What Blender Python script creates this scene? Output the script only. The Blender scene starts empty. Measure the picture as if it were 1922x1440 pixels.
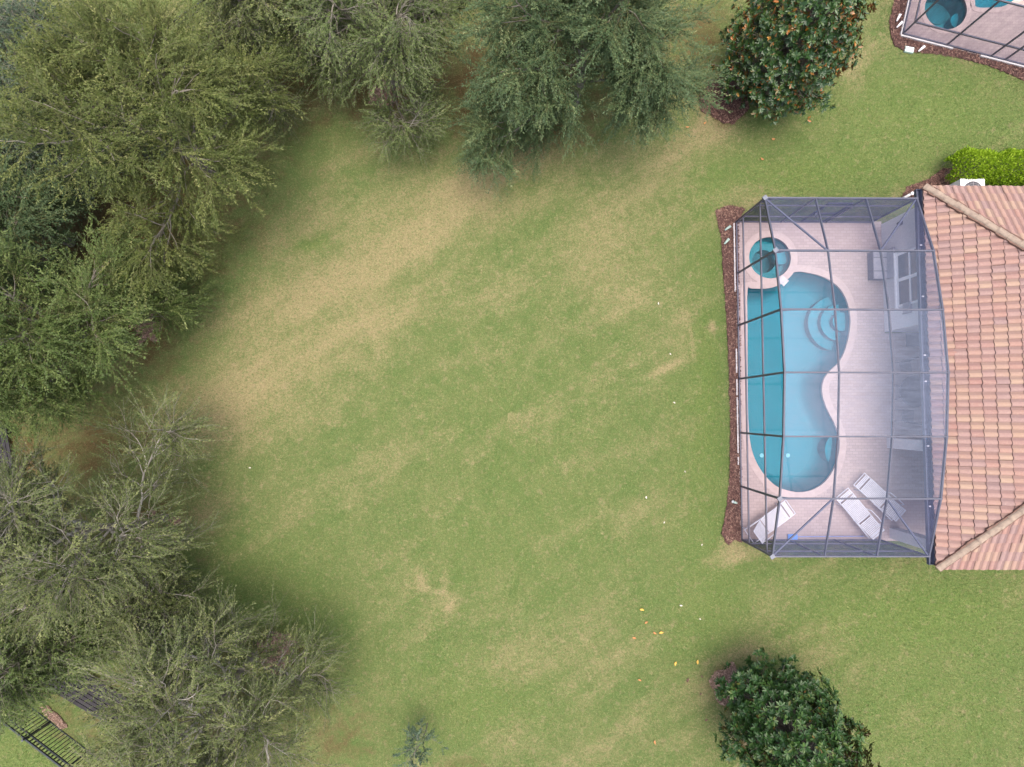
import bpy, math, random
import numpy as np
from mathutils import Vector, Matrix
from mathutils.geometry import tessellate_polygon

scene = bpy.context.scene
COL = scene.collection
rng = np.random.default_rng(11)
random.seed(5)

# ------------------------------------------------------------------ camera
CAM_H = 22.5
TX, TY, HZ, FPX = 0.0501, -0.0073, 0.0016, 1080.0
cam = bpy.data.cameras.new("camera")
camo = bpy.data.objects.new("camera", cam)
COL.objects.link(camo)
camo.location = (0, 0, CAM_H)
camo.rotation_euler = (TX, TY, HZ)
cam.sensor_width = 36.0
cam.lens = FPX / 1922 * 36.0
cam.clip_end = 2000
scene.camera = camo

# ------------------------------------------------------------------ world, sun, exposure
SUN_EL, SUN_AZ = math.radians(85), math.radians(120)      # azimuth from north, clockwise
world = bpy.data.worlds.new("World")
scene.world = world
world.use_nodes = True
wn = world.node_tree.nodes
wl = world.node_tree.links
wn.clear()
wo = wn.new("ShaderNodeOutputWorld")
bg = wn.new("ShaderNodeBackground")
sky = wn.new("ShaderNodeTexSky")
sky.sky_type = 'NISHITA'
sky.sun_disc = False
sky.sun_elevation = SUN_EL
sky.sun_rotation = SUN_AZ
sky.air_density = 0.8
sky.dust_density = 8.0
sky.ozone_density = 0.5
bg.inputs[1].default_value = 0.15
wl.new(sky.outputs[0], bg.inputs[0])
wl.new(bg.outputs[0], wo.inputs[0])
sun = bpy.data.lights.new("sun", 'SUN')
sun.energy = 0.6
sun.angle = math.radians(80)
sun.color = (1.0, 0.96, 0.9)
suno = bpy.data.objects.new("sun", sun)
COL.objects.link(suno)
sd = Vector((math.sin(SUN_AZ) * math.cos(SUN_EL), math.cos(SUN_AZ) * math.cos(SUN_EL), math.sin(SUN_EL)))
suno.rotation_euler = sd.to_track_quat('Z', 'Y').to_euler()
scene.view_settings.view_transform = 'Standard'
scene.view_settings.look = 'None'
scene.view_settings.gamma = 1.0
scene.view_settings.exposure = 1.18
scene.render.engine = 'CYCLES'
scene.cycles.max_bounces = 6
scene.cycles.diffuse_bounces = 3
scene.cycles.glossy_bounces = 3
scene.cycles.transparent_max_bounces = 16
scene.cycles.use_denoising = True
scene.cycles.denoiser = 'OPENIMAGEDENOISE'
scene.cycles.denoising_input_passes = 'RGB_ALBEDO_NORMAL'
scene.cycles.denoising_prefilter = 'ACCURATE'
scene.cycles.caustics_reflective = False
scene.cycles.caustics_refractive = False

# ------------------------------------------------------------------ helpers
_R = np.array(Matrix.Rotation(HZ, 3, 'Z') @ Matrix.Rotation(TY, 3, 'Y') @ Matrix.Rotation(TX, 3, 'X'))


def P(px, py, z=0.0):
    """Surveyed position: the point of the photograph at real height z (metres)."""
    d = _R @ np.array([(px - 961) / FPX, -(py - 720) / FPX, -1.0])
    t = (CAM_H - z) / -d[2]
    return np.array([0, 0, CAM_H]) + d * t


def tag(o, label=None, cat=None, group=None, kind=None):
    if label: o["label"] = label
    if cat: o["category"] = cat
    if group: o["group"] = group
    if kind: o["kind"] = kind
    return o


def empty(name, loc=(0, 0, 0), rz=0.0):
    o = bpy.data.objects.new(name, None)
    o.empty_display_size = 0.2
    COL.objects.link(o)
    o.location = loc
    o.rotation_euler = (0, 0, rz)
    return o


def link(name, me, parent=None):
    o = bpy.data.objects.new(name, me)
    COL.objects.link(o)
    if parent is not None:
        o.parent = parent
    return o


def np_mesh(name, verts, faces, mat, attr=None, smooth=False):
    """verts (n,3); faces (m,k) regular; attr: dict name -> per-face floats"""
    me = bpy.data.meshes.new(name)
    n, (m, k) = len(verts), faces.shape
    me.vertices.add(n)
    me.vertices.foreach_set("co", np.ascontiguousarray(verts, dtype=np.float32).ravel())
    me.loops.add(m * k)
    me.loops.foreach_set("vertex_index", np.ascontiguousarray(faces, dtype=np.int32).ravel())
    me.polygons.add(m)
    me.polygons.foreach_set("loop_start", np.arange(0, m * k, k, dtype=np.int32))
    if smooth:
        me.polygons.foreach_set("use_smooth", np.ones(m, dtype=bool))
    if attr:
        for an, av in attr.items():
            a = me.attributes.new(an, 'FLOAT', 'FACE')
            a.data.foreach_set("value", np.ascontiguousarray(av, dtype=np.float32))
    me.update(calc_edges=True)
    me.materials.append(mat)
    return me


class MB:
    """collects shapes, built as ONE mesh object"""
    def __init__(self):
        self.v = []
        self.f = []

    def add(self, vs, fs):
        b = len(self.v)
        self.v += [tuple(map(float, p)) for p in vs]
        self.f += [tuple(i + b for i in f) for f in fs]
        return self

    def box(self, c, s, rz=0.0):
        cx, cy, cz = c
        hx, hy, hz = s[0] / 2, s[1] / 2, s[2] / 2
        ca, sa = math.cos(rz), math.sin(rz)
        vs = []
        for z in (-hz, hz):
            for x, y in ((-hx, -hy), (hx, -hy), (hx, hy), (-hx, hy)):
                vs.append((cx + x * ca - y * sa, cy + x * sa + y * ca, cz + z))
        return self.add(vs, [(3, 2, 1, 0), (4, 5, 6, 7), (0, 1, 5, 4), (1, 2, 6, 5), (2, 3, 7, 6), (3, 0, 4, 7)])

    def bar(self, a, b, w, h, up=(0, 0, 1)):
        a, b = Vector(a), Vector(b)
        d = (b - a).normalized()
        u = Vector(up)
        if abs(d.dot(u)) > 0.98:
            u = Vector((0, 1, 0))
        s = d.cross(u).normalized()
        t = s.cross(d).normalized()
        vs = []
        for p in (a, b):
            for i, j in ((-1, -1), (1, -1), (1, 1), (-1, 1)):
                vs.append(p + s * (i * w / 2) + t * (j * h / 2))
        return self.add(vs, [(0, 1, 2, 3), (7, 6, 5, 4), (0, 4, 5, 1), (1, 5, 6, 2), (2, 6, 7, 3), (3, 7, 4, 0)])

    def tube(self, pts, r, n=8, cap=True):
        pts = [Vector(p) for p in pts]
        rs = r if isinstance(r, (list, tuple)) else [r] * len(pts)
        rings = []
        prev = None
        for i, p in enumerate(pts):
            d = (pts[min(i + 1, len(pts) - 1)] - pts[max(i - 1, 0)]).normalized()
            if prev is None:
                ref = Vector((0, 0, 1)) if abs(d.z) < 0.9 else Vector((1, 0, 0))
                s = d.cross(ref).normalized()
            else:
                s = (prev - d * prev.dot(d)).normalized()
            prev = s
            t = d.cross(s)
            rings.append([p + (s * math.cos(2 * math.pi * k / n) + t * math.sin(2 * math.pi * k / n)) * rs[i] for k in range(n)])
        vs = [q for ring in rings for q in ring]
        fs = []
        for i in range(len(pts) - 1):
            for k in range(n):
                k2 = (k + 1) % n
                fs.append((i * n + k, i * n + k2, (i + 1) * n + k2, (i + 1) * n + k))
        if cap:
            fs.append(tuple(range(n))[::-1])
            fs.append(tuple((len(pts) - 1) * n + k for k in range(n)))
        return self.add(vs, fs)

    def lathe(self, c, prof, n=24, lid=True):
        """prof: list of (r, z)"""
        vs, fs = [], []
        for r, z in prof:
            for k in range(n):
                a = 2 * math.pi * k / n
                vs.append((c[0] + r * math.cos(a), c[1] + r * math.sin(a), c[2] + z))
        for i in range(len(prof) - 1):
            for k in range(n):
                k2 = (k + 1) % n
                fs.append((i * n + k, i * n + k2, (i + 1) * n + k2, (i + 1) * n + k))
        if lid:
            fs.append(tuple(range(n))[::-1])
        fs.append(tuple((len(prof) - 1) * n + k for k in range(n)))
        return self.add(vs, fs)

    def quad(self, *pts):
        return self.add(pts, [tuple(range(len(pts)))])

    def prism(self, poly, z0, z1, holes=()):
        polys = [list(map(lambda q: (float(q[0]), float(q[1])), poly))] + [[(float(q[0]), float(q[1])) for q in h] for h in holes]
        flat = [q for p in polys for q in p]
        tris = tessellate_polygon([[Vector((x, y, 0)) for x, y in p] for p in polys])
        n = len(flat)
        fs = []
        for t in tris:
            a, b, c = (Vector((*flat[i], 0)) for i in t)
            if (b - a).cross(c - a).z < 0:
                t = (t[0], t[2], t[1])
            fs.append((t[0] + n, t[1] + n, t[2] + n))
            fs.append((t[2], t[1], t[0]))
        off = 0
        for p in polys:
            m = len(p)
            for i in range(m):
                j = (i + 1) % m
                fs.append((off + i, off + j, off + j + n, off + i + n))
            off += m
        return self.add([(x, y, z0) for x, y in flat] + [(x, y, z1) for x, y in flat], fs)

    def build(self, name, mat, parent=None, smooth=False):
        me = bpy.data.meshes.new(name)
        me.from_pydata(self.v, [], self.f)
        me.materials.append(mat)
        if smooth:
            me.polygons.foreach_set("use_smooth", np.ones(len(me.polygons), dtype=bool))
        me.update()
        return link(name, me, parent)


def copy_tree(o, parent=None):
    c = o.copy()
    COL.objects.link(c)
    if parent is not None:
        c.parent = parent
    for ch in list(o.children):
        copy_tree(ch, c)
    return c


# ------------------------------------------------------------------ materials
def nt(name):
    m = bpy.data.materials.new(name)
    m.use_nodes = True
    t = m.node_tree
    t.nodes.clear()
    out = t.nodes.new("ShaderNodeOutputMaterial")
    return m, t, out


class T:
    """tiny node-writing helper"""
    def __init__(self, tree):
        self.t = tree

    def n(self, typ, **kw):
        x = self.t.nodes.new(typ)
        for k, v in kw.items():
            setattr(x, k, v)
        return x

    def l(self, a, b):
        self.t.links.new(a, b)

    def val(self, sock, v):
        if hasattr(v, "is_linked") or hasattr(v, "links"):
            self.l(v, sock)
        else:
            sock.default_value = v

    def math(self, op, a, b=0.0, clamp=False):
        x = self.n("ShaderNodeMath", operation=op)
        x.use_clamp = clamp
        self.val(x.inputs[0], a)
        self.val(x.inputs[1], b)
        return x.outputs[0]

    def mix(self, f, a, b, blend='MIX'):
        x = self.n("ShaderNodeMix", data_type='RGBA', blend_type=blend)
        self.val(x.inputs[0], f)
        for s, v in ((x.inputs[6], a), (x.inputs[7], b)):
            self.val(s, (*v, 1.0) if isinstance(v, tuple) and len(v) == 3 else v)
        return x.outputs[2]

    def noise(self, vec, scale, detail=3.0, rough=0.55):
        x = self.n("ShaderNodeTexNoise")
        x.inputs["Scale"].default_value = scale
        x.inputs["Detail"].default_value = detail
        x.inputs["Roughness"].default_value = rough
        self.l(vec, x.inputs["Vector"])
        return x.outputs["Fac"]

    def remap(self, v, a, b, c=0.0, d=1.0):
        x = self.n("ShaderNodeMapRange")
        x.clamp = True
        self.val(x.inputs[0], v)
        x.inputs[1].default_value, x.inputs[2].default_value = a, b
        x.inputs[3].default_value, x.inputs[4].default_value = c, d
        return x.outputs[0]

    def ramp(self, v, stops, interp='LINEAR'):
        x = self.n("ShaderNodeValToRGB")
        cr = x.color_ramp
        cr.interpolation = interp
        while len(cr.elements) < len(stops):
            cr.elements.new(0.5)
        for e, (p, c) in zip(cr.elements, stops):
            e.position = p
            e.color = (*c, 1.0)
        self.l(v, x.inputs[0])
        return x.outputs[0]

    def attr(self, name):
        x = self.n("ShaderNodeAttribute", attribute_name=name)
        return x.outputs["Fac"]

    def pos(self):
        return self.n("ShaderNodeNewGeometry").outputs["Position"]

    def obj(self):
        return self.n("ShaderNodeTexCoord").outputs["Object"]


def bsdf(h, out, color, rough=0.6, metal=0.0, spec=0.5, bump=None, bstr=0.3, bdist=0.02):
    b = h.n("ShaderNodeBsdfPrincipled")
    h.val(b.inputs["Base Color"], (*color, 1.0) if isinstance(color, tuple) and len(color) == 3 else color)
    h.val(b.inputs["Roughness"], rough)
    b.inputs["Metallic"].default_value = metal
    b.inputs["Specular IOR Level"].default_value = spec
    if bump is not None:
        bp = h.n("ShaderNodeBump")
        bp.inputs["Strength"].default_value = bstr
        bp.inputs["Distance"].default_value = bdist
        h.l(bump, bp.inputs["Height"])
        h.l(bp.outputs[0], b.inputs["Normal"])
    h.l(b.outputs[0], out.inputs[0])
    return b


def simple(name, c1, c2, rough=0.6, metal=0.0, scale=8.0, spec=0.5, bump=0.0):
    m, t, out = nt(name)
    h = T(t)
    f = h.noise(h.obj(), scale, 4.0)
    f2 = h.remap(f, 0.32, 0.68)
    bsdf(h, out, h.mix(f2, c1, c2), rough, metal, spec, f if bump else None, bump)
    return m


M = {}
M['white_metal'] = simple('white_painted_metal', (0.58, 0.59, 0.64), (0.48, 0.49, 0.54), 0.4, scale=5)
M['white_strap'] = simple('white_vinyl_strap', (0.62, 0.63, 0.68), (0.52, 0.53, 0.58), 0.45, scale=9)
M['cage_metal'] = simple('slate_grey_aluminium', (0.07, 0.078, 0.115), (0.052, 0.058, 0.088), 0.5, 0.1, scale=3)
M['cage_dark'] = simple('dark_slate_aluminium', (0.075, 0.076, 0.105), (0.095, 0.097, 0.125), 0.45, 0.1, scale=3)
M['cage_light'] = simple('pale_corner_plate', (0.14, 0.155, 0.20), (0.10, 0.115, 0.15), 0.45, scale=12)
M['gutter'] = simple('dark_slate_gutter', (0.055, 0.065, 0.11), (0.08, 0.09, 0.14), 0.5, scale=4)
M['stucco'] = simple('pale_stucco', (0.62, 0.61, 0.62), (0.54, 0.53, 0.55), 0.85, scale=14, bump=0.2)
M['window_frame'] = simple('white_window_frame', (0.78, 0.78, 0.8), (0.70, 0.70, 0.73), 0.4)
M['glass'] = simple('dark_window_glass', (0.05, 0.06, 0.09), (0.08, 0.09, 0.12), 0.06, spec=0.8, scale=1.5)
M['cap'] = simple('weathered_hip_tile', (0.31, 0.25, 0.195), (0.20, 0.155, 0.125), 0.85, scale=7, bump=0.3)
M['mortar'] = simple('dark_mortar', (0.10, 0.065, 0.05), (0.16, 0.09, 0.07), 0.9)
M['twig_green'] = simple('olive_young_wood', (0.13, 0.14, 0.05), (0.07, 0.075, 0.03), 0.9, scale=2)
M['twig_pale'] = simple('bleached_bare_twig', (0.40, 0.385, 0.35), (0.25, 0.235, 0.20), 0.9, scale=1)
M['bark'] = simple('grey_bark', (0.24, 0.22, 0.20), (0.14, 0.12, 0.105), 0.9, scale=12, bump=0.4)
M['twig'] = simple('pale_grey_twig', (0.25, 0.235, 0.20), (0.13, 0.115, 0.09), 0.9, scale=2)
M['black_metal'] = simple('black_fence_metal', (0.012, 0.016, 0.028), (0.022, 0.028, 0.042), 0.4, scale=6)
M['plank'] = simple('dark_weathered_plank', (0.012, 0.0115, 0.0145), (0.030, 0.028, 0.033), 0.85, scale=3, bump=0.2)
M['footing'] = simple('weathered_white_edge', (0.52, 0.51, 0.52), (0.40, 0.39, 0.40), 0.8, scale=6)
M['green_fixture'] = simple('verdigris_fixture', (0.36, 0.48, 0.43), (0.26, 0.38, 0.35), 0.5)
M['white_fixture'] = simple('white_plastic', (0.78, 0.78, 0.8), (0.66, 0.66, 0.7), 0.45)
M['concrete'] = simple('pale_concrete', (0.52, 0.50, 0.50), (0.40, 0.385, 0.385), 0.85, scale=9, bump=0.2)
M['coping'] = simple('pink_coping', (0.44, 0.355, 0.33), (0.38, 0.305, 0.285), 0.75, scale=6, bump=0.15)
M['bench'] = simple('grey_resin_bench', (0.34, 0.33, 0.36), (0.27, 0.26, 0.30), 0.6, scale=5)
M['bench_dark'] = simple('dark_resin_panel', (0.12, 0.115, 0.15), (0.16, 0.15, 0.18), 0.6)
M['blue_net'] = simple('blue_net_plastic', (0.08, 0.22, 0.62), (0.12, 0.30, 0.68), 0.5)
M['pole_blue'] = simple('pale_blue_pole', (0.32, 0.36, 0.62), (0.26, 0.30, 0.55), 0.35, 0.3)
M['dark_iron'] = simple('dark_wrought_iron', (0.05, 0.05, 0.065), (0.08, 0.08, 0.09), 0.5)
M['soffit'] = simple('white_soffit', (0.55, 0.55, 0.56), (0.48, 0.48, 0.5), 0.8)
M['mat_dark'] = simple('dark_mat', (0.05, 0.055, 0.085), (0.07, 0.075, 0.10), 0.95)
M['step'] = simple('pale_step_plaster', (0.003, 0.222, 0.29), (0.003, 0.20, 0.26), 0.7, scale=3)
M['drain'] = simple('white_drain_cover', (0.30, 0.55, 0.62), (0.25, 0.48, 0.56), 0.5)


def pool_plaster(name, c1, c2):
    m, t, out = nt(name)
    h = T(t)
    f = h.noise(h.pos(), 0.9, 4.0)
    f2 = h.noise(h.pos(), 30, 2.0)
    c = h.mix(h.remap(f, 0.3, 0.7), c1, c2)
    c = h.mix(h.math('MULTIPLY', f2, 0.18), c, (c1[0] * 1.4, c1[1] * 1.2, c1[2] * 1.15))
    bsdf(h, out, c, 0.7)
    return m


M['plaster'] = pool_plaster('teal_pool_plaster', (0.0, 0.205, 0.27), (0.001, 0.18, 0.24))
M['spa_plaster'] = pool_plaster('teal_spa_plaster', (0.03, 0.24, 0.275), (0.025, 0.21, 0.25))
M['spa_pit'] = pool_plaster('deep_spa_plaster', (0.006, 0.14, 0.175), (0.008, 0.12, 0.155))


def water_mat():
    m, t, out = nt('pool_water')
    h = T(t)
    tr = h.n("ShaderNodeBsdfTransparent")
    tr.inputs[0].default_value = (0.72, 0.94, 0.97, 1)
    gl = h.n("ShaderNodeBsdfGlossy")
    gl.inputs["Roughness"].default_value = 0.03
    fr = h.n("ShaderNodeFresnel")
    fr.inputs[0].default_value = 1.33
    mx = h.n("ShaderNodeMixShader")
    h.l(fr.outputs[0], mx.inputs[0])
    h.l(tr.outputs[0], mx.inputs[1])
    h.l(gl.outputs[0], mx.inputs[2])
    h.l(mx.outputs[0], out.inputs[0])
    return m


M['water'] = water_mat()


def screen_mat(name, transp, tint, diff, glossw, rough, fine=True):
    """woven insect screen: part open, part thread"""
    m, t, out = nt(name)
    h = T(t)
    tr = h.n("ShaderNodeBsdfTransparent")
    tr.inputs[0].default_value = (*tint, 1)
    df = h.n("ShaderNodeBsdfDiffuse")
    df.inputs[0].default_value = (*diff, 1)
    gl = h.n("ShaderNodeBsdfGlossy")
    gl.inputs[0].default_value = (0.52, 0.60, 1.0, 1)
    gl.inputs["Roughness"].default_value = rough
    m1 = h.n("ShaderNodeMixShader")
    m1.inputs[0].default_value = glossw
    h.l(df.outputs[0], m1.inputs[1])
    h.l(gl.outputs[0], m1.inputs[2])
    # uneven weave density: faint bands and patches
    p = h.pos()
    mp = h.n("ShaderNodeMapping")
    mp.inputs["Scale"].default_value = (1.0, 9.0, 1.0)
    h.l(p, mp.inputs[0])
    f = h.noise(mp.outputs[0], 2.2, 5.0, 0.7)
    dens = h.remap(f, 0.3, 0.7, (1 - transp) * 0.72, (1 - transp) * 1.28)
    mx = h.n("ShaderNodeMixShader")
    h.l(dens, mx.inputs[0])
    h.l(tr.outputs[0], mx.inputs[1])
    h.l(m1.outputs[0], mx.inputs[2])
    h.l(mx.outputs[0], out.inputs[0])
    return m


# sky sheen on the flatter middle bays, painted as paler, denser mesh
M['screen_roof'] = screen_mat('end_bay_roof_screen', 0.90, (0.95, 0.96, 1.0), (0.26, 0.30, 0.48), 0.12, 0.48)
M['screen_roof_sheen_mid'] = screen_mat('mid_sheen_roof_screen', 0.86, (0.95, 0.96, 1.0), (0.26, 0.32, 0.43), 0.12, 0.48)
M['screen_roof_sheen_full'] = screen_mat('full_sheen_roof_screen', 0.815, (0.95, 0.96, 1.0), (0.32, 0.385, 0.50), 0.12, 0.48)
M['screen_west'] = screen_mat('wall_insect_screen', 0.90, (0.95, 0.95, 1.0), (0.05, 0.05, 0.09), 0.15, 0.5)
M['screen_dense'] = screen_mat('dense_privacy_screen', 0.38, (0.85, 0.85, 1.0), (0.018, 0.022, 0.055), 0.06, 0.5)

M['screen_nb'] = screen_mat('neighbour_insect_screen', 0.60, (0.9, 0.9, 0.98), (0.07, 0.07, 0.11), 0.12, 0.5)


def paver_mat():
    m, t, out = nt('pink_brick_pavers')
    h = T(t)
    p = h.pos()
    bk = h.n("ShaderNodeTexBrick")
    bk.offset = 0.5
    bk.inputs["Color1"].default_value = (0.375, 0.305, 0.285, 1)
    bk.inputs["Color2"].default_value = (0.315, 0.25, 0.24, 1)
    bk.inputs["Mortar"].default_value = (0.255, 0.2, 0.195, 1)
    bk.inputs["Scale"].default_value = 1.0
    bk.inputs["Mortar Size"].default_value = 0.008
    bk.inputs["Mortar Smooth"].default_value = 0.3
    bk.inputs["Brick Width"].default_value = 0.23
    bk.inputs["Row Height"].default_value = 0.115
    h.l(p, bk.inputs["Vector"])
    f = h.remap(h.noise(p, 0.7, 4.0), 0.3, 0.7)
    c = h.mix(h.math('MULTIPLY', f, 0.35), bk.outputs["Color"], (0.42, 0.345, 0.315))
    bsdf(h, out, c, 0.8, bump=bk.outputs["Fac"], bstr=-0.3, bdist=0.01)
    return m


M['pavers'] = paver_mat()


def tile_mat():
    m, t, out = nt('blended_clay_roof_tile')
    h = T(t)
    r = h.attr("rnd")
    c = h.ramp(r, [(0.0, (0.3113, 0.2100, 0.1540)), (0.16, (0.2850, 0.1748, 0.1420)), (0.32, (0.3188, 0.2250, 0.1668)),
                   (0.46, (0.2662, 0.1575, 0.1345)), (0.60, (0.2812, 0.1838, 0.1630)), (0.74, (0.2363, 0.1598, 0.1517)),
                   (0.88, (0.3038, 0.1913, 0.1540)), (1.0, (0.2700, 0.1500, 0.1278))])
    p = h.pos()
    f = h.noise(p, 6.0, 5.0, 0.7)
    c = h.mix(h.remap(f, 0.45, 0.78, 0.0, 0.42), c, (0.30, 0.20, 0.19))
    c = h.mix(h.remap(h.noise(p, 17.0, 3.0), 0.5, 0.8, 0.0, 0.3), c, (0.42, 0.33, 0.26))
    c = h.mix(h.math('MULTIPLY', h.attr('grime_shade'), 0.85), c, (0.085, 0.05, 0.055))  # pan grime, plus gap shadow painted on the butt ends
    bsdf(h, out, c, 0.8, bump=f, bstr=0.15)
    return m


M['tile'] = tile_mat()


def mulch_mat(name, c1, c2, c3):
    m, t, out = nt(name)
    h = T(t)
    p = h.pos()
    f = h.noise(p, 26.0, 4.0, 0.7)
    c = h.ramp(f, [(0.3, c1), (0.5, c2), (0.7, c3)])
    c = h.mix(h.remap(h.noise(p, 1.3, 3.0), 0.35, 0.65, 0, 0.5), c, (c1[0] * 1.6, c1[1] * 1.5, c1[2] * 1.6))
    bsdf(h, out, c, 0.95, bump=f, bstr=0.8, bdist=0.04)
    return m


M['litter'] = mulch_mat('pink_brown_leaf_litter', (0.075, 0.055, 0.035), (0.16, 0.105, 0.075), (0.27, 0.18, 0.135))
M['mulch'] = mulch_mat('red_brown_mulch', (0.03, 0.017, 0.016), (0.085, 0.042, 0.037), (0.17, 0.085, 0.07))


def chip_mat(name, k=1.0):
    m, t, out = nt(name)
    h = T(t)
    c = h.ramp(h.attr("rnd"), [(0, (0.10, 0.07, 0.05)), (0.4, (0.20, 0.13, 0.10)), (0.75, (0.29, 0.19, 0.15)), (1.0, (0.40, 0.30, 0.24))] if k == 0 else
               [(0, (0.05, 0.025, 0.022)), (0.4, (0.085, 0.042, 0.036)), (0.75, (0.14, 0.072, 0.058)), (1.0, (0.26, 0.17, 0.13))])
    bsdf(h, out, c, 0.9)
    return m


M['chip'] = chip_mat('mulch_chip')
M['chip_pink'] = chip_mat('dry_leaf_chip', 0)


def lawn_colour(h, dry, lush, bare, p):
    """lawn colour: green and straw mottled, straw where dry, deep green where lush, leaf litter where bare"""
    mp = h.n("ShaderNodeMapping")
    mp.vector_type = 'TEXTURE'
    mp.inputs["Rotation"].default_value = (0, 0, math.radians(31))
    mp.inputs["Scale"].default_value = (4.2, 1.15, 1.0)
    h.l(p, mp.inputs[0])
    big = h.noise(mp.outputs[0], 0.75, 4.0, 0.6)
    med = h.noise(p, 1.7, 5.0, 0.65)
    fin = h.noise(p, 14.0, 4.0, 0.75)
    d = h.math('ADD', dry, h.remap(big, 0.36, 0.68, -0.26, 0.50))
    d = h.math('ADD', d, h.remap(med, 0.30, 0.70, -0.20, 0.28))
    d = h.math('ADD', d, h.remap(fin, 0.3, 0.7, -0.30, 0.34))
    d = h.math('SUBTRACT', d, h.math('MULTIPLY', lush, 0.7), True)
    g = h.mix(h.remap(h.noise(p, 0.9, 4.0), 0.35, 0.65), (0.093, 0.150, 0.043), (0.142, 0.174, 0.064))
    g = h.mix(h.math('MULTIPLY', lush, 0.8, True), g, (0.118, 0.196, 0.040))
    c = h.mix(d, g, (0.315, 0.258, 0.145))
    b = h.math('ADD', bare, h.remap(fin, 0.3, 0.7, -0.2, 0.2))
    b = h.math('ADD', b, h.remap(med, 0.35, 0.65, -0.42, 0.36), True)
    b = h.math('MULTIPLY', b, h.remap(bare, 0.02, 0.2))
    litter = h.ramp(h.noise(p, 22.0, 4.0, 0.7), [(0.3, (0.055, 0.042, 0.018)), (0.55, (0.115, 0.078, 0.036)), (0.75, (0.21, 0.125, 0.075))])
    # tuft-sized grain: bluish, straw and dark tufts side by side
    g1 = h.noise(p, 10.0, 3.0, 0.8)
    g2 = h.noise(p, 23.0, 2.0, 0.8)
    c = h.mix(h.remap(g1, 0.54, 0.72, 0.0, 0.5), c, (0.35, 0.29, 0.17))
    c = h.mix(h.remap(g1, 0.52, 0.36, 0.0, 0.65), c, (0.090, 0.160, 0.055))
    c = h.mix(h.remap(g2, 0.48, 0.32, 0.0, 0.6), c, (0.065, 0.085, 0.030))
    c = h.mix(h.remap(g2, 0.56, 0.72, 0.0, 0.45), c, (0.33, 0.36, 0.165))
    c = h.mix(h.remap(h.noise(p, 3.4, 4.0, 0.7), 0.56, 0.72, 0.0, 0.4), c, (0.36, 0.27, 0.18))
    return h.mix(b, c, litter), fin


def lawn_mat(name, blade):
    m, t, out = nt(name)
    h = T(t)
    p = h.pos()
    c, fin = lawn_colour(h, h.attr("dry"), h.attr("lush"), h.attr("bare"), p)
    if blade:
        r = h.attr("rnd")
        c = h.mix(h.remap(r, 0.0, 1.0, 0.0, 0.45), c, (0.295, 0.345, 0.155), 'MIX')
        b = h.n("ShaderNodeBsdfDiffuse")
        h.l(c, b.inputs[0])
        h.l(b.outputs[0], out.inputs[0])
    else:
        c = h.mix(h.remap(h.noise(p, 55.0, 3.0, 0.8), 0.35, 0.65, 0.0, 0.55), c, (0.045, 0.055, 0.018))
        bsdf(h, out, c, 0.95, spec=0.1, bump=h.noise(p, 40.0, 4.0, 0.8), bstr=0.7, bdist=0.04)
    return m


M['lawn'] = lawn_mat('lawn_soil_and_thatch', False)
M['grass'] = lawn_mat('grass_blade', True)


def leaf_mat(name, stops, rough=0.5, gloss=0.02, trans=0.16, back=None):
    m, t, out = nt(name)
    h = T(t)
    c = h.ramp(h.attr("rnd"), stops)
    if back is not None:
        geo = h.n("ShaderNodeNewGeometry")
        c = h.mix(geo.outputs["Backfacing"], c, back)
    df = h.n("ShaderNodeBsdfDiffuse")
    h.l(c, df.inputs[0])
    tl = h.n("ShaderNodeBsdfTranslucent")
    h.l(h.mix(0.5, c, (0.16, 0.22, 0.03)), tl.inputs[0])
    gl = h.n("ShaderNodeBsdfGlossy")
    gl.inputs["Roughness"].default_value = rough
    m1 = h.n("ShaderNodeMixShader")
    m1.inputs[0].default_value = trans
    h.l(df.outputs[0], m1.inputs[1])
    h.l(tl.outputs[0], m1.inputs[2])
    m2 = h.n("ShaderNodeMixShader")
    m2.inputs[0].default_value = gloss
    h.l(m1.outputs[0], m2.inputs[1])
    h.l(gl.outputs[0], m2.inputs[2])
    h.l(m2.outputs[0], out.inputs[0])
    return m


M['leaf_olive'] = leaf_mat('olive_green_leaf', [(0, (0.0336, 0.0520, 0.0132)), (0.45, (0.0739, 0.1017, 0.0240)), (0.8, (0.1456, 0.1695, 0.0504)), (1, (0.3024, 0.3051, 0.1260))])
M['leaf_green'] = leaf_mat('fresh_green_leaf', [(0, (0.0336, 0.0598, 0.0175)), (0.45, (0.0694, 0.1127, 0.0287)), (0.8, (0.1288, 0.1748, 0.0500)), (1, (0.2688, 0.3105, 0.1250))])
M['leaf_grey'] = leaf_mat('grey_green_leaf', [(0, (0.0390, 0.0576, 0.0210)), (0.45, (0.0878, 0.1200, 0.0378)), (0.8, (0.1647, 0.1944, 0.0672)), (1, (0.3294, 0.3360, 0.1610))])
M['leaf_green2'] = leaf_mat('soft_green_leaf', [(0, (0.0460, 0.0713, 0.0260)), (0.45, (0.0862, 0.1265, 0.0390)), (0.8, (0.1437, 0.1898, 0.0624)), (1, (0.2645, 0.2875, 0.1170))])
M['leaf_dark'] = leaf_mat('dark_blue_green_leaf', [(0, (0.0246, 0.0515, 0.0253)), (0.45, (0.0582, 0.1030, 0.0460)), (0.8, (0.1232, 0.1736, 0.0713)), (1, (0.3584, 0.3808, 0.1955))])
M['leaf_blue'] = leaf_mat('blue_green_leaf', [(0, (0.03, 0.055, 0.04)), (0.5, (0.065, 0.105, 0.07)), (1, (0.13, 0.18, 0.11))])
M['leaf_lime'] = leaf_mat('lime_hedge_leaf', [(0, (0.0860, 0.1826, 0.0104)), (0.5, (0.2408, 0.3984, 0.0156)), (1, (0.3956, 0.5478, 0.0520))], trans=0.3)
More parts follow.
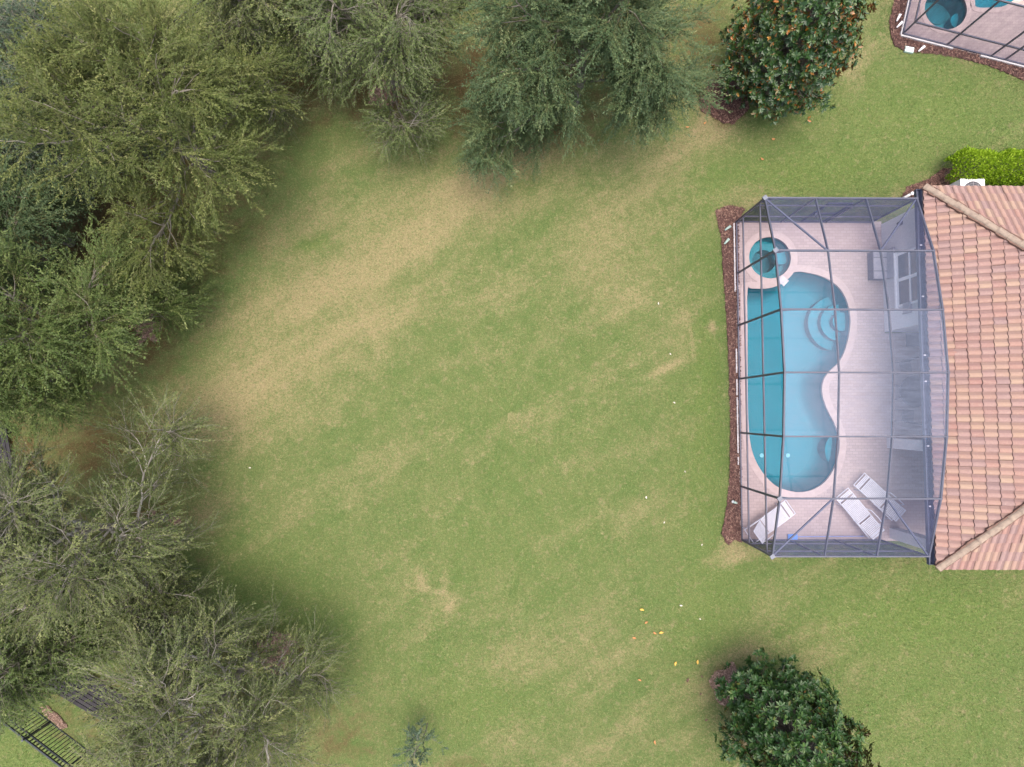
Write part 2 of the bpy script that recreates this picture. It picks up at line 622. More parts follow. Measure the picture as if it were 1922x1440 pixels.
M['leaf_magnolia'] = leaf_mat('glossy_magnolia_leaf', [(0, (0.012, 0.036, 0.010)), (0.55, (0.028, 0.074, 0.018)), (0.85, (0.062, 0.118, 0.028)), (0.95, (0.085, 0.10, 0.025)), (1, (0.14, 0.07, 0.02))],
                              rough=0.38, gloss=0.032, trans=0.04, back=(0.07, 0.055, 0.02))
M['leaf_magnolia_rusty'] = leaf_mat('rusty_magnolia_leaf', [(0, (0.012, 0.036, 0.012)), (0.55, (0.03, 0.075, 0.020)), (0.80, (0.07, 0.12, 0.03)), (0.86, (0.14, 0.08, 0.02)), (0.95, (0.30, 0.11, 0.02)), (1, (0.44, 0.24, 0.03))],
                                    rough=0.35, gloss=0.05, trans=0.04, back=(0.20, 0.085, 0.03))
M['fallen_orange'] = simple('dry_orange_leaf', (0.46, 0.22, 0.08), (0.36, 0.15, 0.06), 0.7)
M['fallen_yellow'] = simple('dry_yellow_leaf', (0.62, 0.42, 0.08), (0.52, 0.30, 0.07), 0.7)
M['fallen_pale'] = simple('bleached_leaf', (0.60, 0.57, 0.52), (0.50, 0.46, 0.42), 0.8)
M['fallen_brown'] = simple('dark_brown_leaf', (0.10, 0.06, 0.045), (0.15, 0.085, 0.06), 0.8)

# ------------------------------------------------------------------ key dimensions
WX, EX = 9.05, 14.43
CY = [7.565, 5.494, 3.426, 1.322, -0.776, -2.850, -4.900]
CH = [2.613, 3.316, 3.633, 3.775, 3.610, 3.253, 2.612]
DECK = 0.05
NB_O = P(1692, 66)[:2]
NB_U = np.array([0.968, -0.25]); NB_U /= np.linalg.norm(NB_U)
NB_V = np.array([-NB_U[1], NB_U[0]])


def nb(u, v):
    return NB_O + NB_U * u + NB_V * v


def inpoly(x, y, poly):
    poly = np.asarray(poly)
    r = np.zeros(x.shape, bool)
    n = len(poly)
    for i in range(n):
        x0, y0 = poly[i - 1]
        x1, y1 = poly[i]
        if y0 == y1:
            continue
        c = (y0 > y) != (y1 > y)
        r ^= c & (x < (x1 - x0) * (y - y0) / (y1 - y0) + x0)
    return r


def pxpoly(pts, z=0.0):
    return [P(a, b, z)[:2] for a, b in pts]


BED_W = pxpoly([(1342, 396), (1368, 386), (1398, 391), (1385, 420), (1389, 700), (1392, 1018), (1378, 1012), (1366, 1022), (1355, 1002),
                (1362, 960), (1369, 900), (1370, 800), (1368, 690), (1363, 590), (1358, 520), (1354, 450)])
BED_NB = pxpoly([(1672, 70), (1668, 40), (1678, 0), (1712, -30), (1700, 40), (1692, 66), (1922, 126), (2100, 175), (2100, 205), (1922, 152), (1850, 122), (1785, 106), (1700, 97), (1680, 88)])
BED_H = pxpoly([(1690, 372), (1702, 352), (1740, 338), (1768, 318), (1800, 316), (1800, 372)])
BED_F = pxpoly([(76, 1326), (90, 1326), (112, 1344), (128, 1364), (116, 1366), (96, 1348)])
MAG1 = P(1360, 192)[:2]
MAG2 = P(1368, 1287)[:2]
DECKPOLY = [(WX, CY[6]), (15.0, CY[6]), (15.0, CY[0]), (WX, CY[0])]
HOUSEPOLY = [(14.7, -4.95), (27, -4.95), (27, 7.7), (14.7, 7.7)]
NBPOLY = [nb(0, 0), nb(9, 0), nb(9, 9), nb(0, 9)]

# ------------------------------------------------------------------ lawn masks (dryness, lushness, bare litter): soft ellipses of turf tone
# (x, y, rx, ry, angle, amount) in photo survey units on the ground
DRY = [(800, 420, 330, 70, 27, .42), (900, 345, 150, 45, 30, .45), (640, 520, 210, 60, 30, .46), (560, 650, 260, 55, 27, .38), (700, 640, 120, 40, 30, .4),
       (440, 720, 150, 60, 25, .36), (1160, 530, 90, 60, 10, .55), (1090, 455, 160, 40, 25, .28), (1290, 280, 110, 30, 35, .62), (1360, 240, 60, 40, 10, .5), (1246, 692, 42, 7, 27, 1.1),
       (792, 1092, 10, 20, 15, .8), (835, 1090, 7, 25, 0, .6), (845, 1138, 9, 22, -20, .75), (815, 1108, 24, 7, -20, .5), (1299, 640, 5, 50, 8, .5), (1298, 840, 5, 50, -4, .42), (1288, 930, 5, 40, -8, .38), (1405, 1042, 70, 16, 8, .55),
       (1372, 1025, 25, 30, 0, .6), (1337, 614, 9, 20, 5, 1.0), (420, 800, 150, 60, 22, .3), (1330, 225, 30, 45, 0, .7), (960, 1230, 80, 60, 20, .3),
       (1560, 1240, 150, 60, 10, .3), (1600, 130, 30, 60, -10, .45), (1340, 1290, 60, 50, 0, .55), (1400, 1225, 60, 18, 10, .5), (1360, 370, 80, 25, 0, .35), (960, 560, 60, 30, 20, .25),
       (690, 610, 8, 40, 30, .4), (1540, 1170, 60, 30, 20, .3), (1700, 1260, 14, 200, 4, .18), (1780, 1260, 14, 200, 4, .18), (1000, 1390, 90, 40, 0, .35), (380, 1010, 30, 120, 0, .2)]
LUSH = [(440, 1130, 150, 110, 20, .55), (560, 1200, 120, 90, 0, .5), (900, 1320, 170, 90, 0, .45), (1320, 1180, 90, 100, 0, .35), (1740, 1150, 260, 90, 0, .75), (1760, 1350, 240, 120, 0, .55),
        (1740, 220, 260, 130, 0, .65), (1500, 330, 170, 45, 5, .6), (1330, 880, 70, 260, 0, .5), (1340, 480, 40, 180, 0, .35), (1330, 700, 30, 130, 0, .4), (960, 345, 40, 20, 0, .5), (590, 460, 40, 18, 10, .5), (1000, 800, 260, 240, 0, .16),
        (1000, 1060, 260, 160, 0, .18), (40, 1400, 100, 90, 0, .6), (330, 1080, 80, 80, 0, .3)]
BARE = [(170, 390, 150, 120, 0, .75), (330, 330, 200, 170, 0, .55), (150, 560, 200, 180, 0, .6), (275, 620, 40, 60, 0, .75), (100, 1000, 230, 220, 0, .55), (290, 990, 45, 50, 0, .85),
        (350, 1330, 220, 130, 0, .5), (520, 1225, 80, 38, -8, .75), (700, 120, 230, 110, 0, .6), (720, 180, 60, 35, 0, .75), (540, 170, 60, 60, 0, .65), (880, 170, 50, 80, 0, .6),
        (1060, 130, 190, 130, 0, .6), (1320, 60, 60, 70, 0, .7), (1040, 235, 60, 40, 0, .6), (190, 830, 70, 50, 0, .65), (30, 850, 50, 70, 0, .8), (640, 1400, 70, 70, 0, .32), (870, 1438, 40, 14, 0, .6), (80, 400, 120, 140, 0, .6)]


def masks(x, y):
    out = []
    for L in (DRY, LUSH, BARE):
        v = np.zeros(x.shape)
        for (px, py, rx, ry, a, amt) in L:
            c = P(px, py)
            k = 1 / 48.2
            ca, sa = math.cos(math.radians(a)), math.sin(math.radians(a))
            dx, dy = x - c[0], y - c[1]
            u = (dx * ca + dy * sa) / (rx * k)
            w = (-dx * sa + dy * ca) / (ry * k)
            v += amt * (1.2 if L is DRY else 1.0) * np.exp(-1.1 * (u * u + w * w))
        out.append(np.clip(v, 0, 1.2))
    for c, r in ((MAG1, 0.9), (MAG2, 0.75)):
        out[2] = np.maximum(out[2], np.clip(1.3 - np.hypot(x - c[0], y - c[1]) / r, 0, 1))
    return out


# ------------------------------------------------------------------ ground sheet
def ground():
    far = np.array([-400, -200, -100, -60, -40, -30])
    xs = np.concatenate([far, np.arange(-26, 26.01, 0.1), -far[::-1]])
    ys = np.concatenate([far, np.arange(-19, 22.01, 0.1), -far[::-1]])
    X, Y = np.meshgrid(xs, ys)
    n = len(xs)
    Z = np.zeros_like(X)
    Z += 0.02 * np.sin(X * 0.9 + 1.3) * np.cos(Y * 0.7) + 0.012 * np.sin(X * 2.3 + Y * 1.7)
    Z = np.minimum(Z, 0.03)
    v = np.stack([X, Y, Z], -1).reshape(-1, 3)
    i, j = np.meshgrid(np.arange(n - 1), np.arange(len(ys) - 1))
    a = (j * n + i).ravel()
    F = np.stack([a, a + 1, a + n + 1, a + n], -1)
    cx = v[F, 0].mean(1)
    cy = v[F, 1].mean(1)
    ins = lambda poly, d: inpoly(cx, cy, [np.mean(poly, 0) + (np.array(q) - np.mean(poly, 0)) * (1 - d) for q in poly])
    cut = ins(DECKPOLY, 0.05) | ins(NBPOLY, 0.05)
    F = F[~cut]
    me = np_mesh("lawn", v, F, M['lawn'], smooth=True)
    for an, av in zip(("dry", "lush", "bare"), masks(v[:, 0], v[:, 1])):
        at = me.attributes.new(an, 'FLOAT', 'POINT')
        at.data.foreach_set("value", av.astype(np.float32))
    tag(link("lawn", me), kind="structure")


ground()


def gz(x, y):
    return np.minimum(0.02 * np.sin(x * 0.9 + 1.3) * np.cos(y * 0.7) + 0.012 * np.sin(x * 2.3 + y * 1.7), 0.03)


# ------------------------------------------------------------------ grass blades
BOARDS = []


def grass(N=820000):
    x = rng.uniform(-24, 24, N)
    y = rng.uniform(-17, 19.5, N)
    d, l, b = masks(x, y)
    keep = rng.random(N) > np.clip(b * 0.95, 0, 0.93)
    for poly in (DECKPOLY, HOUSEPOLY, NBPOLY, BED_W, BED_NB, BED_H, BED_F):
        keep &= ~inpoly(x, y, poly)
    x, y, d, l, b = (q[keep] for q in (x, y, d, l, b))
    n = len(x)
    az = rng.uniform(0, 2 * math.pi, n)
    L = rng.uniform(0.04, 0.095, n) * (1 + 0.3 * l)
    tilt = rng.uniform(0.35, 1.25, n)
    w = rng.uniform(0.006, 0.012, n)
    z = gz(x, y)
    base = np.stack([x, y, z], -1)
    side = np.stack([-np.sin(az), np.cos(az), np.zeros(n)], -1)
    tip = base + np.stack([np.cos(az) * np.sin(tilt), np.sin(az) * np.sin(tilt), np.cos(tilt)], -1) * L[:, None]
    v = np.stack([base - side * w[:, None], base + side * w[:, None], tip], 1).reshape(-1, 3)
    F = np.arange(3 * n).reshape(-1, 3)
    me = np_mesh("grass", v, F, M['grass'], dict(dry=d, lush=l, bare=b * 0.6, rnd=rng.random(n) ** 2))
    tag(link("grass", me), kind="stuff", label="short mown lawn grass, green mottled with straw")


grass()


# ------------------------------------------------------------------ mulch beds
def chips(poly, n, zt, name, label, mat=None):
    poly = np.array(poly)
    lo, hi = poly.min(0), poly.max(0)
    x = rng.uniform(lo[0], hi[0], n * 4)
    y = rng.uniform(lo[1], hi[1], n * 4)
    k = inpoly(x, y, poly)
    x, y = x[k][:n], y[k][:n]
    n = len(x)
    az = rng.uniform(0, 6.28, n)
    L = rng.uniform(0.02, 0.06, n)
    w = rng.uniform(0.008, 0.018, n)
    z = zt + rng.uniform(0.0, 0.03, n)
    ti = rng.normal(0, 0.35, n)
    u = np.stack([np.cos(az), np.sin(az), ti], -1) * L[:, None]
    s = np.stack([-np.sin(az), np.cos(az), rng.normal(0, 0.4, n)], -1) * w[:, None]
    c = np.stack([x, y, z], -1)
    v = np.stack([c - u - s, c + u - s, c + u + s, c - u + s], 1)
    F = np.arange(4 * n).reshape(-1, 4)
    # bed sheet with a ragged rim
    V = list(v.reshape(-1, 3))
    me = np_mesh(name, np.array(V), F, mat or M['chip'], dict(rnd=rng.random(n)))
    return me


def mulch(poly, n, label, sheet_mat='mulch', chip='chip'):
    pts = []
    poly = [np.array(q) for q in poly]
    for i in range(len(poly)):
        a, b = poly[i], poly[(i + 1) % len(poly)]
        m = max(1, int(np.linalg.norm(b - a) / 0.12))
        for k in range(m):
            q = a + (b - a) * k / m
            pts.append(q + rng.normal(0, 0.022, 2))
    mb = MB().prism(pts, -0.06, 0.032)
    o = mb.build("mulch_bed", M[sheet_mat])
    tag(o, label=label, kind="stuff")
    c = link("wood_chips", chips(poly, n, 0.036, "wood_chips", "", M[chip]), o)


mulch(BED_W, 9000, "strip of dark red brown mulch along the outside of the pool cage")
mulch(BED_NB, 5000, "dark brown mulch around the corner of the neighbouring pool cage")
mulch(BED_H, 2600, "brown mulch at the corner of the tiled house beside the hedge")
mulch(BED_F, 700, "pinkish mulch along the foot of the black picket fence", 'litter', 'chip_pink')


def ring(c, r, n=26, jit=0.12):
    return [np.array(c) + r * (1 + rng.normal(0, jit)) * np.array([math.cos(a), math.sin(a)]) for a in np.linspace(0, 2 * math.pi, n, endpoint=False)]


mulch(ring(MAG1, 0.95), 3500, "dark red mulch ring at the foot of the rusty magnolia")
mulch(ring(MAG2, 0.72), 2200, "pinkish leaf covered mulch ring at the foot of the dark magnolia", 'litter', 'chip_pink')
for (q, r, lb) in (((290, 995), 0.8, "reddish mulch patch showing through the grey leaved tree"),
                   ((520, 1222), 0.9, "pinkish mulch patch at the edge of the lowest large tree"),
                   ((722, 180), 0.7, "reddish mulch patch below the sparse top tree"),
                   ((272, 615), 0.7, "pinkish mulch patch at the edge of the bushy left tree")):
    mulch(ring(P(*q)[:2], r * .8, jit=0.3), 1700, lb, 'litter', 'chip_pink')


# ------------------------------------------------------------------ pool, spa and deck
def smooth_loop(pts, n=6):
    pts = [np.array(p[:2]) for p in pts]
    out = []
    m = len(pts)
    for i in range(m):
        p0, p1, p2, p3 = pts[i - 1], pts[i], pts[(i + 1) % m], pts[(i + 2) % m]
        for k in range(n):
            t = k / n
            out.append(0.5 * ((2 * p1) + (-p0 + p2) * t + (2 * p0 - 5 * p1 + 4 * p2 - p3) * t * t + (-p0 + 3 * p1 - 3 * p2 + p3) * t ** 3))
    return out


def offset_loop(loop, d):
    n = len(loop)
    out = []
    for i in range(n):
        t = loop[(i + 1) % n] - loop[i - 1]
        t = t / np.linalg.norm(t)
        out.append(loop[i] + np.array([t[1], -t[0]]) * d)
    return out


def area(loop):
    return 0.5 * sum(loop[i - 1][0] * loop[i][1] - loop[i][0] * loop[i - 1][1] for i in range(len(loop)))


POOL_PX = [(1402, 545), (1402, 620), (1402, 700), (1403, 780), (1407, 830), (1416, 862), (1433, 891), (1456, 913), (1480, 922), (1502, 925),
           (1526, 920), (1549, 905), (1566, 880), (1575, 850), (1576, 822), (1567, 795), (1552, 765), (1544, 738), (1546, 715), (1558, 697), (1574, 682), (1586, 660),
           (1594, 630), (1597, 600), (1592, 570), (1580, 545), (1562, 528), (1540, 517), (1515, 511), (1497, 509), (1484, 514), (1474, 526), (1458, 536), (1436, 541), (1412, 541)]
pool = smooth_loop([P(a, b, DECK) for a, b in POOL_PX], 4)
if area(pool) < 0:
    pool = pool[::-1]
SPA_C = P(1445, 484, DECK)[:2]
SPA_R = 0.83
spa = [SPA_C + SPA_R * np.array([math.cos(a), math.sin(a)]) for a in np.linspace(0, 2 * math.pi, 48, endpoint=False)]


def basin(loop, depth, z_top):
    """inner shell: a short upright wall, a rounded cove and the floor"""
    mb = MB()
    n = len(loop)
    rings = [(0.0, z_top), (0.02, -0.16)] + [(0.02 + 0.46 * (1 - math.cos(a)), -0.16 - (depth - 0.16) * math.sin(a)) for a in np.linspace(0.2, math.pi / 2, 7)]
    vs, fs = [], []
    for ins, z in rings:
        vs += [(p[0], p[1], z) for p in offset_loop(loop, -ins)]
    for k in range(len(rings) - 1):
        fs += [(k * n + i, (k + 1) * n + i, (k + 1) * n + (i + 1) % n, k * n + (i + 1) % n) for i in range(n)]
    low = offset_loop(loop, -rings[-1][0])
    vs += [(p[0], p[1], rings[-1][1]) for p in low]
    b = len(rings) * n
    fs += [tuple(b + q for q in t) for t in tessellate_polygon([[Vector((p[0], p[1], 0)) for p in low]])]
    return mb.add(vs, fs)


def sheet(loop, z):
    mb = MB()
    tris = tessellate_polygon([[Vector((p[0], p[1], 0)) for p in loop]])
    fs = []
    for t in tris:
        a, b, c = (Vector((*loop[i], 0)) for i in t)
        fs.append(tuple(t) if (b - a).cross(c - a).z > 0 else (t[0], t[2], t[1]))
    mb.add([(p[0], p[1], z) for p in loop], fs)
    return mb


deck = MB()
deck.prism([(WX - 0.05, CY[6] - 0.05), (14.86, CY[6] - 0.05), (17.9, CY[6] - 0.05), (17.9, 3.14), (14.86, 3.14), (14.86, CY[0] + 0.05), (WX - 0.05, CY[0] + 0.05)], -0.08, DECK, [pool, spa])
tag(deck.build("pool_deck", M['pavers']), kind="structure")

sp = empty("swimming_pool", (float(np.mean([p[0] for p in pool])), float(np.mean([p[1] for p in pool])), 0))
tag(sp, "kidney shaped swimming pool of teal water inside the screened cage", "swimming pool")


def part(mb, name, mat, root, smooth=False):
    """build in world position, then parent keeping place"""
    o = mb.build(name, mat, None, smooth)
    o.parent = root
    o.matrix_parent_inverse = (Matrix.Translation(root.location) @ Matrix.Rotation(root.rotation_euler.z, 4, 'Z')).inverted()
    return o


def coping(loop, w, z, skip=None):
    o = offset_loop(loop, w)
    n = len(loop)
    mb = MB()
    idx = [i for i in range(n) if skip is None or not skip(loop[i], loop[(i + 1) % n])]
    v = [(p[0], p[1], z) for p in loop] + [(p[0], p[1], z) for p in o] + [(p[0], p[1], z - 0.09) for p in loop] + [(p[0], p[1], z - 0.02) for p in o]
    f = []
    for i in idx:
        j = (i + 1) % n
        f += [(i, n + i, n + j, j), (2 * n + j, 2 * n + i, i, j), (n + i, 3 * n + i, 3 * n + j, n + j)]
    return mb.add(v, f)


part(basin(pool, 1.05, DECK - 0.06), "basin", M['plaster'], sp, True)
part(coping(offset_loop(pool, -0.02), 0.27, DECK + 0.012, lambda a, b: np.linalg.norm((a + b) / 2 - SPA_C) < SPA_R + 0.28), "coping", M['coping'], sp)
part(sheet(offset_loop(pool, -0.004), -0.06), "water", M['water'], sp)


def disc(c, r, z0, z1, n=40):
    return MB().prism([(c[0] + r * math.cos(a), c[1] + r * math.sin(a)) for a in np.linspace(0, 2 * math.pi, n, endpoint=False)], z0, z1)


sc = P(1588, 602)[:2]
for r, z in ((1.12, -0.74), (0.74, -0.5), (0.38, -0.27)):
    part(disc(sc, r, -1.04, z), "step", M['step'], sp)
part(disc(P(1600, 848)[:2], 0.85, -1.04, -0.42), "bench", M['step'], sp)
for q in ((1430, 855), (1479, 855)):
    part(disc(P(*q, -1.0)[:2], 0.085, -1.045, -1.0, 16), "drain_cover", M['drain'], sp)

ht = empty("hot_tub", (SPA_C[0], SPA_C[1], 0))
tag(ht, "round teal hot tub beside the kidney shaped pool inside the screened cage", "hot tub")
mb = MB()
mb.lathe((SPA_C[0], SPA_C[1], 0), [(SPA_R, DECK - 0.06), (SPA_R, -0.5), (0.47, -0.5), (0.47, -1.0), (0.001, -1.0)], 48, False)
part(mb, "basin", M['spa_plaster'], ht)
part(disc(SPA_C, 0.46, -0.995, -0.96), "floor", M['spa_pit'], ht)
part(coping(spa, 0.27, DECK + 0.016), "coping", M['coping'], ht)
part(sheet(offset_loop(spa, -0.003), -0.05), "water", M['water'], ht)
pc = P(1470, 527, DECK + 0.03)
part(MB().box((pc[0], pc[1], DECK + 0.025), (0.34, 0.30, 0.02), math.radians(-42)), "spillway", M['concrete'], ht)
part(disc(SPA_C + np.array([0.62, 0.12]), 0.30, -0.5, -0.3), "step", M['step'], ht)


# ------------------------------------------------------------------ pool cage
def cage():
    root = empty("pool_cage", (WX, CY[6], 0))
    tag(root, "large screened pool cage of grey aluminium beams standing over the whole kidney pool", "pool cage")
    TH = [EX + (WX - EX) * 2 / 3, EX + (WX - EX) / 3]
    PX = [WX, TH[0], TH[1], EX]
    w, hh = 0.05, 0.12

    def pt(mbx, name, mat=M['cage_metal']):
        return part(mbx, name, mat, root)
    for i in range(7):
        y, h = CY[i], CH[i]
        pt(MB().bar((WX, y, DECK), (WX, y, h - 0.06), 0.05, 0.07, (0, 1, 0)), "post", M['cage_dark'])
        pt(MB().bar((WX - 0.03, y, h), (EX + 0.03, y, h), w, hh), "beam")
        if i in (0, 1, 5, 6):
            pt(MB().box((WX - 0.01, y, h + 0.045), (0.16, 0.14, 0.05), 0.6), "corner_plate", M['cage_light'])
        # knee brace under the beam at the post
        pt(MB().bar((WX, y, h - 0.45), (WX + 0.40, y, h - 0.05), 0.035, 0.05), "knee_brace", M['cage_dark'])
    for i in range(6):
        for k, x in enumerate(PX):
            a, b = (x, CY[i], CH[i] + 0.004 * (k % 2 + 1)), (x, CY[i + 1], CH[i + 1] + 0.004 * (k % 2 + 1))
            pt(MB().bar(a, b, 0.055 if x in (WX, EX) else 0.042, 0.075), "eave_beam" if x in (WX, EX) else "purlin")
    for z, hgt in ((DECK + 0.04, 0.07), (0.735, 0.055), (2.224, 0.06)):
        pt(MB().bar((WX, CY[6], z), (WX, CY[0], z), 0.046, hgt), "rail", M['cage_dark'])
    for y, sgn in ((CY[0], 1), (CY[6], -1)):
        for x in PX[1:]:
            pt(MB().bar((x, y, DECK), (x, y, CH[0] - 0.06), 0.05, 0.05, (0, 1, 0)), "post", M['cage_dark'])
        for z in (DECK + 0.04, 0.735, 1.9):
            pt(MB().bar((WX, y, z), (EX, y, z), 0.046, 0.05), "rail", M['cage_dark'])
    # diagonal roof braces of the end bays
    for i0, i1 in ((0, 1), (6, 5)):
        for xa, xb in ((WX, TH[0]), (EX, TH[1])):
            pt(MB().bar((xa, CY[i0], CH[i0] - 0.01), (xb, CY[i1], CH[i1] - 0.01), 0.045, 0.06), "roof_brace")
    # screens
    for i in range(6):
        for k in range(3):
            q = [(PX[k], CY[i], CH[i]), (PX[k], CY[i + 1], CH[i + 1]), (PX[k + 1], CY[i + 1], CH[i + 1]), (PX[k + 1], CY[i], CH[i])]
            o = pt(MB().quad(*[(a, b, c + 0.035) for a, b, c in q]), "roof_screen", M[('screen_roof', 'screen_roof_sheen_mid', 'screen_roof_sheen_full', 'screen_roof_sheen_full', 'screen_roof_sheen_mid', 'screen_roof')[i]])
        for z0a, z1a, z0b, z1b in ((DECK, .735, DECK, .735), (.735, 2.224, .735, 2.224), (2.224, CH[i], 2.224, CH[i + 1])):
            pt(MB().quad((WX - .01, CY[i], z0a), (WX - .01, CY[i + 1], z0b), (WX - .01, CY[i + 1], z1b), (WX - .01, CY[i], z1a)), "wall_screen", M['screen_west'])
        zz = 2.66
        pt(MB().quad((EX, CY[i], min(zz, CH[i])), (EX, CY[i + 1], min(zz, CH[i + 1])), (EX, CY[i + 1], CH[i + 1]), (EX, CY[i], CH[i])), "gable_screen", M['screen_nb'])
    for y in (CY[0], CY[6]):
        for k in range(3):
            for z0, z1 in ((DECK, .735), (.735, CH[0])):
                pt(MB().quad((PX[k], y, z0), (PX[k + 1], y, z0), (PX[k + 1], y, z1), (PX[k], y, z1)), "wall_screen", M['screen_dense'])
    # screen door in the north wall
    d0, d1 = TH[1] - 1.0, TH[1] - 0.12
    dm = MB()
    for x in (d0, d1):
        dm.bar((x, CY[0] + 0.03, DECK), (x, CY[0] + 0.03, 2.05), 0.05, 0.05, (0, 1, 0))
    for z in (0.12, 1.0, 2.05):
        dm.bar((d0, CY[0] + 0.03, z), (d1, CY[0] + 0.03, z), 0.05, 0.06)
    door = pt(dm, "door", M['cage_dark'])
    hd = MB().box((d0 + 0.06, CY[0] - 0.02, 1.0), (0.03, 0.08, 0.12)).build("handle", M['cage_light'])
    hd.parent = door
    # concrete footing of the west side
    for a, b in ((420, 548), (655, 700), (712, 742), (746, 850), (858, 872)):
        ya, yb = P(1384, a)[1], P(1384, b)[1]
        ft = MB().box((WX - 0.085, (ya + yb) / 2, 0.03), (0.045, abs(ya - yb), 0.10))
        pt(ft, "footing", M['footing'])


cage()


# ------------------------------------------------------------------ house
def tiles(O, u, n, L, rows, pitch, region, seed):
    """S tiles on one slope; O eave corner, u along eave, n up slope in plan. each tile is a separate shell in one mesh"""
    r = np.random.default_rng(seed)
    O, u, n = np.array(O, float), np.array(u, float), np.array(n, float)
    wt, ex = 0.25, 0.332
    prof = [(0.0, 0.0), (0.06, 0.017), (0.14, 0.031), (0.25, 0.040), (0.37, 0.039), (0.48, 0.030), (0.57, 0.014), (0.66, 0.003), (0.80, -0.002), (1.0, 0.0)]
    K = len(prof)
    V, F, R, D = [], [], [], []
    cols = int(L / wt) + 1
    colr = r.random(cols)
    for j in range(rows):
        t0 = j * ex - 0.02
        t1 = t0 + ex + 0.05
        for i in range(cols):
            s0 = i * wt
            lo, hi = region(max(t0, 0) + ex / 2)
            if s0 + wt < lo or s0 > hi:
                continue
            b = len(V)
            jz = r.normal(0, 0.004)
            js = r.normal(0, 0.004)
            jt = r.normal(0, 0.006)
            for t, lift in ((t0 + jt, 0.030), (t0 + jt, 0.030), (t0 + jt - 0.002, -0.010), (t1, 0.002)):
                l2, h2 = region(max(t, 0))
                for a, z in prof:
                    s = min(max(s0 + a * wt + js, l2), h2)
                    p = O[:2] + u * s + n * t
                    V.append((p[0], p[1], O[2] + t * pitch + z + lift + jz))
            for k in range(K - 1):
                F.append((b + k, b + k + 1, b + 3 * K + k + 1, b + 3 * K + k))
                F.append((b + 2 * K + k, b + 2 * K + k + 1, b + K + k + 1, b + K + k))
            val = r.random()
            val = 0.55 * val + 0.45 * colr[i] if r.random() < 0.5 else val
            for k in range(K - 1):
                R += [val, val]
                D += [(0.55 if k >= K - 3 else (0.2 if k in (0, K - 4) else 0.0)), 0.9]  # grimy pans; butt faces coloured dark as the shadow between courses
    return np.array(V), np.array(F), np.array(R), np.array(D)


